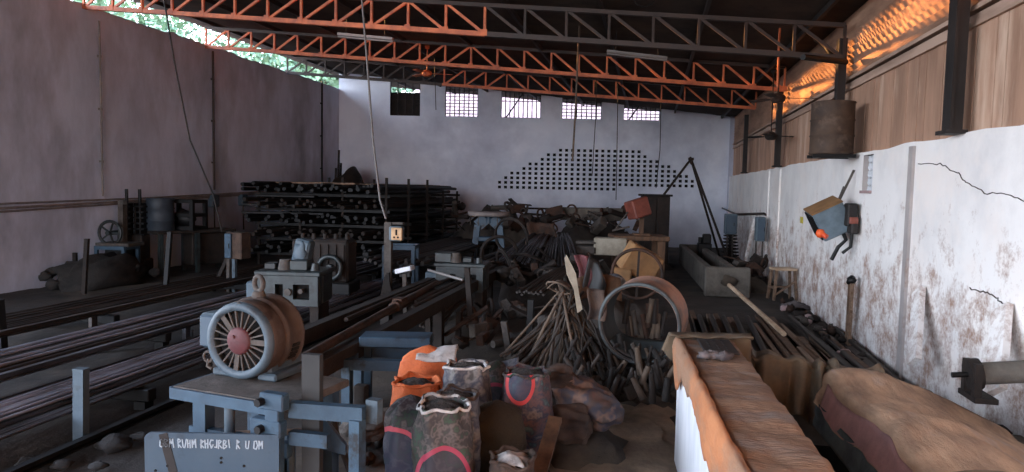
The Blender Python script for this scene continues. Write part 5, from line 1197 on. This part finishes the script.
# pit side wall on the right and far rim
rx = atz(835, 385, .75).x; RX0, RX1 = 1.5, 2.15; y_f = 7.0
pA = atz(840, 388, .72); pB = atz(930, 472, .72); dirT = (pB - pA); dirT.z = 0; dirT.normalize()
c = MB(); c.box(((RX0 + .12 + RX1) / 2, 2.5, .32), (RX1 - RX0 - .2, 6.6, .62)); c.box(((kFR.x + RX1) / 2 - .05, 6.45, .34), (RX1 - kFR.x - .2, .4, .64))
solo('pit_kerb', c, 'concrete', 'low concrete kerb around the dark pit, hidden under the tarpaulins', 'kerb')
c = MB(); c.grid(lambda u, v: (kNR.x - .3 + u * 2.0, -.5 + v * 6.9, .06), 4, 8); solo('pit_liquid', c, 'oil_water', 'still dark oily liquid filling the pit beside the counter', 'liquid')
# long pale brown tarpaulin over the kerb: hangs to a dark hem on the pit side
def tl(u, v):
    y = -.6 + (5.95 + .6) * u; x0_ = pA.x + (y - pA.y) * dirT.x / dirT.y
    prof = [(-.10, .50), (-.09, .53), (-.035, .73), (-.01, .765), (.02, .785), (.14, .80), (.38, .78), (.62, .68), (.9, .56), (1.1, .48), (1.2, .44)]
    f = v * (len(prof) - 1); i = min(int(f), len(prof) - 2); w_ = f - i; a_, b_ = prof[i], prof[i + 1]
    x = a_[0] + (b_[0] - a_[0]) * w_; z = a_[1] + (b_[1] - a_[1]) * w_
    z += .05 * nz(x * 1.2, y * .8, 0, 1.5) + .03 * nz(x * .6, y, 3, 4.5) + .014 * abs(nz(x + .4 * y, y * .3, 8, 6)) + .012 * math.sin(14 * y + 6 * nz(x, y, 0, 1)) * max(0, .3 - abs(x)) * 2
    x += .03 * nz(y, z, 2, 2.5)
    return (x0_ + x, y, z)
c = MB(); c.slab(tl, 160, 60, .014); 
tt_ = solo('tarpaulin', c, 'tarp_brown', 'long pale brown tarpaulin spread over the kerb along the pit', 'tarpaulin')
def side(u, v):
    y = 1.4 + (5.8 - 1.4) * u; x0_ = pA.x + (y - pA.y) * dirT.x / dirT.y; k = V(tl((y + .6) / 6.55, .02 + .165 * v)); return k + V((-.014, 0, .006))
c = MB(); c.slab(side, 120, 8, .004); c.v = [tuple(V(p) - tt_.location) for p in c.v]; build('side_strip', c, 'purple_strip', tt_)
def hem(u, v):
    y = 1.6 + (5.92 - 1.6) * u; x0_ = pA.x + (y - pA.y) * dirT.x / dirT.y
    return (x0_ - .1 - .02 * v + .02 * nz(y, v, 0, 3), y, .54 - .2 * v + .02 * nz(y, 1, 0, 2))
c = MB(); c.slab(hem, 60, 5, .012); solo('tarpaulin_hem', c, 'tarp_hem', 'grey blue strip of sheeting hanging below the pale brown tarpaulin into the pit', 'sheet')
c = MB(); P = [];
for k in range(9):
    f = k / 8; P.append(at(928 + 42 * f, 450 - 24 * math.sin(f * 2.2), 4.25 + .3 * f) )
pts = [V(tl((3.7 + .3 * math.sin(k / 12 * 2.6) * 1.0 - k * .02 + .6) / 6.55, .2 + .5 * k / 12)) + V((0, 0, .018)) for k in range(13)]
c.tube(pts, .014, 6); solo('rope', c, 'tarp_dark', 'dark cord lying in an arc across the pale brown tarpaulin', 'rope')
# dark folded tarpaulin over the far rim, hanging into the pit in pleats
rA = V((kFR.x + .03, kFR.y + .22, 0)); rB = V((pA.x + .4, 5.98, 0))
def td(u, v):
    p = rA.lerp(rB, u); n_ = (rB - rA).normalized(); n_ = V((n_.y, -n_.x, 0)); n_ = n_ if n_.y < 0 else -n_
    pl = 1.3 * (1 - 2 * abs(math.sin(u * 13 + 5 * nz(u * 3, 0, 0, 1) + 1.5 * v * nz(u * 4, v, 2, 1)))) + .9 * nz(u * 9, v * 1.5, 1, 1.5)
    top = .9 - .12 * u + .05 * nz(u * 4, 0, 0, 2)
    if v < .45: w_ = v / .45; q = p - n_ * (.75 * (1 - w_)) + V((0, 0, top - .26 * (1 - w_) ** 1.5 + .035 * pl * (w_ ** 2) + .05 * nz(u * 4, w_ * 3, 5, 1.3)))
    else: w_ = (v - .45) / .55; q = p + n_ * (.05 * math.sin(w_ * PI / 2) + (.05 + .05 * w_) * pl) + V((0, 0, top + .04 * pl - w_ * (.5 + .08 * nz(u * 5, 2, 0, 1))))
    return q
c = MB(); c.slab(td, 110, 36, .012); solo('tarpaulin', c, 'tarp_dark', 'dark drab tarpaulin hanging in pleats over the far end of the pit', 'tarpaulin')
c = MB(); c.slab(lambda u, v: (2.42 + .58 * u, 2.4 + 3.6 * v, .3 + .06 * nz(u * 2, v * 4, 1, 2) + .1 * u * (1 - v)), 10, 30, .02); solo('rust_sheet', c, 'orange_cloth', 'rusty orange sheet lying at the foot of the white wall, under the iron roller', 'sheet')
c = MB(); c.box((2.78, 4.2, .14), (.5, 4.2, .26)); solo('kerb_step', c, 'concrete', 'low concrete step along the foot of the white wall under the rusty sheet', 'step')
# ================================================================== OUTSIDE
c = MB(); c.grid(lambda u, v: (-140 + 240 * u, -80 + 230 * v, -.35), 6, 6); struct('ground', c, 'outside_ground')
def tree(x, y, h, r, label, seed):
    Q = random.Random(seed); t = thing('tree', label, 'tree', (x, y, -.35), 0, 'trees beyond the grey wall')
    c = MB(); c.tube([(0, 0, 0), (.1, 0, h * .4), (0, .1, h * .8)], [.22, .16, .06], 8)
    for k in range(7): a = Q.uniform(0, 6.28); c.tube([(.05, 0, h * .4 + k * .2), (r * .6 * math.cos(a), r * .6 * math.sin(a), h * .62 + k * .3)], [.07, .03], 6)
    build('trunk', c, 'bark', t)
    c = MB()
    cl = [(V((Q.gauss(0, r * .45), Q.gauss(0, r * .45), h * .68 + Q.gauss(0, h * .15))), Q.uniform(.6, 1.1) * r * .55) for _ in range(24)]
    for i in range(6500):
        q, rr = Q.choice(cl); d = V((Q.gauss(0, 1), Q.gauss(0, 1), Q.gauss(0, 1))).normalized(); p = q + d * rr * Q.random() ** .4; s = Q.uniform(.14, .3)
        a = V((Q.gauss(0, 1), Q.gauss(0, 1), Q.gauss(0, 1))).normalized(); b = a.orthogonal().normalized()
        c.add([p - a * s, p - b * s * .5, p + a * s, p + b * s * .5], [(0, 1, 2, 3)])
    build('foliage', c, 'leaf', t)
for i, (x, y, h, r) in enumerate(((-38, 42, 14, 4.2), (-31.5, 34.5, 11.5, 3.6), (-33, 41, 14, 4.4), (-27, 41, 12.2, 3.8), (-23.5, 47, 13.5, 4.2), (-19.5, 44, 10.5, 3.2), (-17.5, 37, 10.4, 2.8))):
    tree(x, y, h, r, ['tall green tree beyond the broken wall top, nearest the open end', 'lower green tree second along the gap above the grey wall', 'big green tree in the middle of the gap above the grey wall', 'green tree past the middle of the gap above the grey wall', 'large green tree near the far end of the gap', 'smaller green tree towards the far corner of the gap', 'small yellowish tree seen at the far corner above the grey wall'][i], 20 + i)
# ================================================================== LIGHT
w = bpy.data.worlds.new('world'); sc.world = w; w.use_nodes = True; N = w.node_tree.nodes; L = w.node_tree.links
bg = N['Background']; tc = N.new('ShaderNodeTexCoord'); sp = N.new('ShaderNodeSeparateXYZ'); L.new(tc.outputs['Generated'], sp.inputs['Vector'])
rp = N.new('ShaderNodeValToRGB'); L.new(sp.outputs['Z'], rp.inputs['Fac'])
e = rp.color_ramp.elements; e[0].position = 0; e[0].color = (.84, .86, .92, 1); e[1].position = .7; e[1].color = (.42, .58, .9, 1)
q = e.new(.22); q.color = (.72, .8, .95, 1)
L.new(rp.outputs['Color'], bg.inputs['Color']); bg.inputs['Strength'].default_value = 7.0
sd = bpy.data.lights.new('sun', 'SUN'); so = bpy.data.objects.new('sun', sd); COL.objects.link(so)
sd.energy = 11; sd.color = (1, .45, .14); sd.angle = .012
dv = V((1, -.36, -.115)); so.rotation_euler = dv.to_track_quat('-Z', 'Y').to_euler(); so.location = (-30, 30, 12)
def portal(name, c0, d, sx, sy):
    l = bpy.data.lights.new(name, 'AREA'); l.shape = 'RECTANGLE'; l.size = sx; l.size_y = sy; l.cycles.is_portal = True
    o = bpy.data.objects.new(name, l); COL.objects.link(o); o.location = c0; o.rotation_euler = V(d).to_track_quat('-Z', 'Y').to_euler(); return o
portal('daylight_added_bay', (XL - .05, -.1, 3.2), (1, 0, 0), 13.8, 6.8)  # sky portal at the unseen bay added to brighten the right wall
portal('daylight_open_end', ((XL - 2) / 2, YF + .05, 2.8), (0, 1, 0), -2 - XL, 6.2)
portal('daylight_wall_gap', (XL - .05, 16, 6.3), (1, 0, 0), 20.8, .75)
vs_ = sc.view_settings; vs_.view_transform = 'Standard'; vs_.look = 'None'; vs_.gamma = 1; vs_.use_curve_mapping = False; vs_.exposure = 1.0
cy = sc.cycles; cy.max_bounces = 8; cy.diffuse_bounces = 5; cy.glossy_bounces = 3; cy.use_denoising = True; cy.sample_clamp_indirect = 6
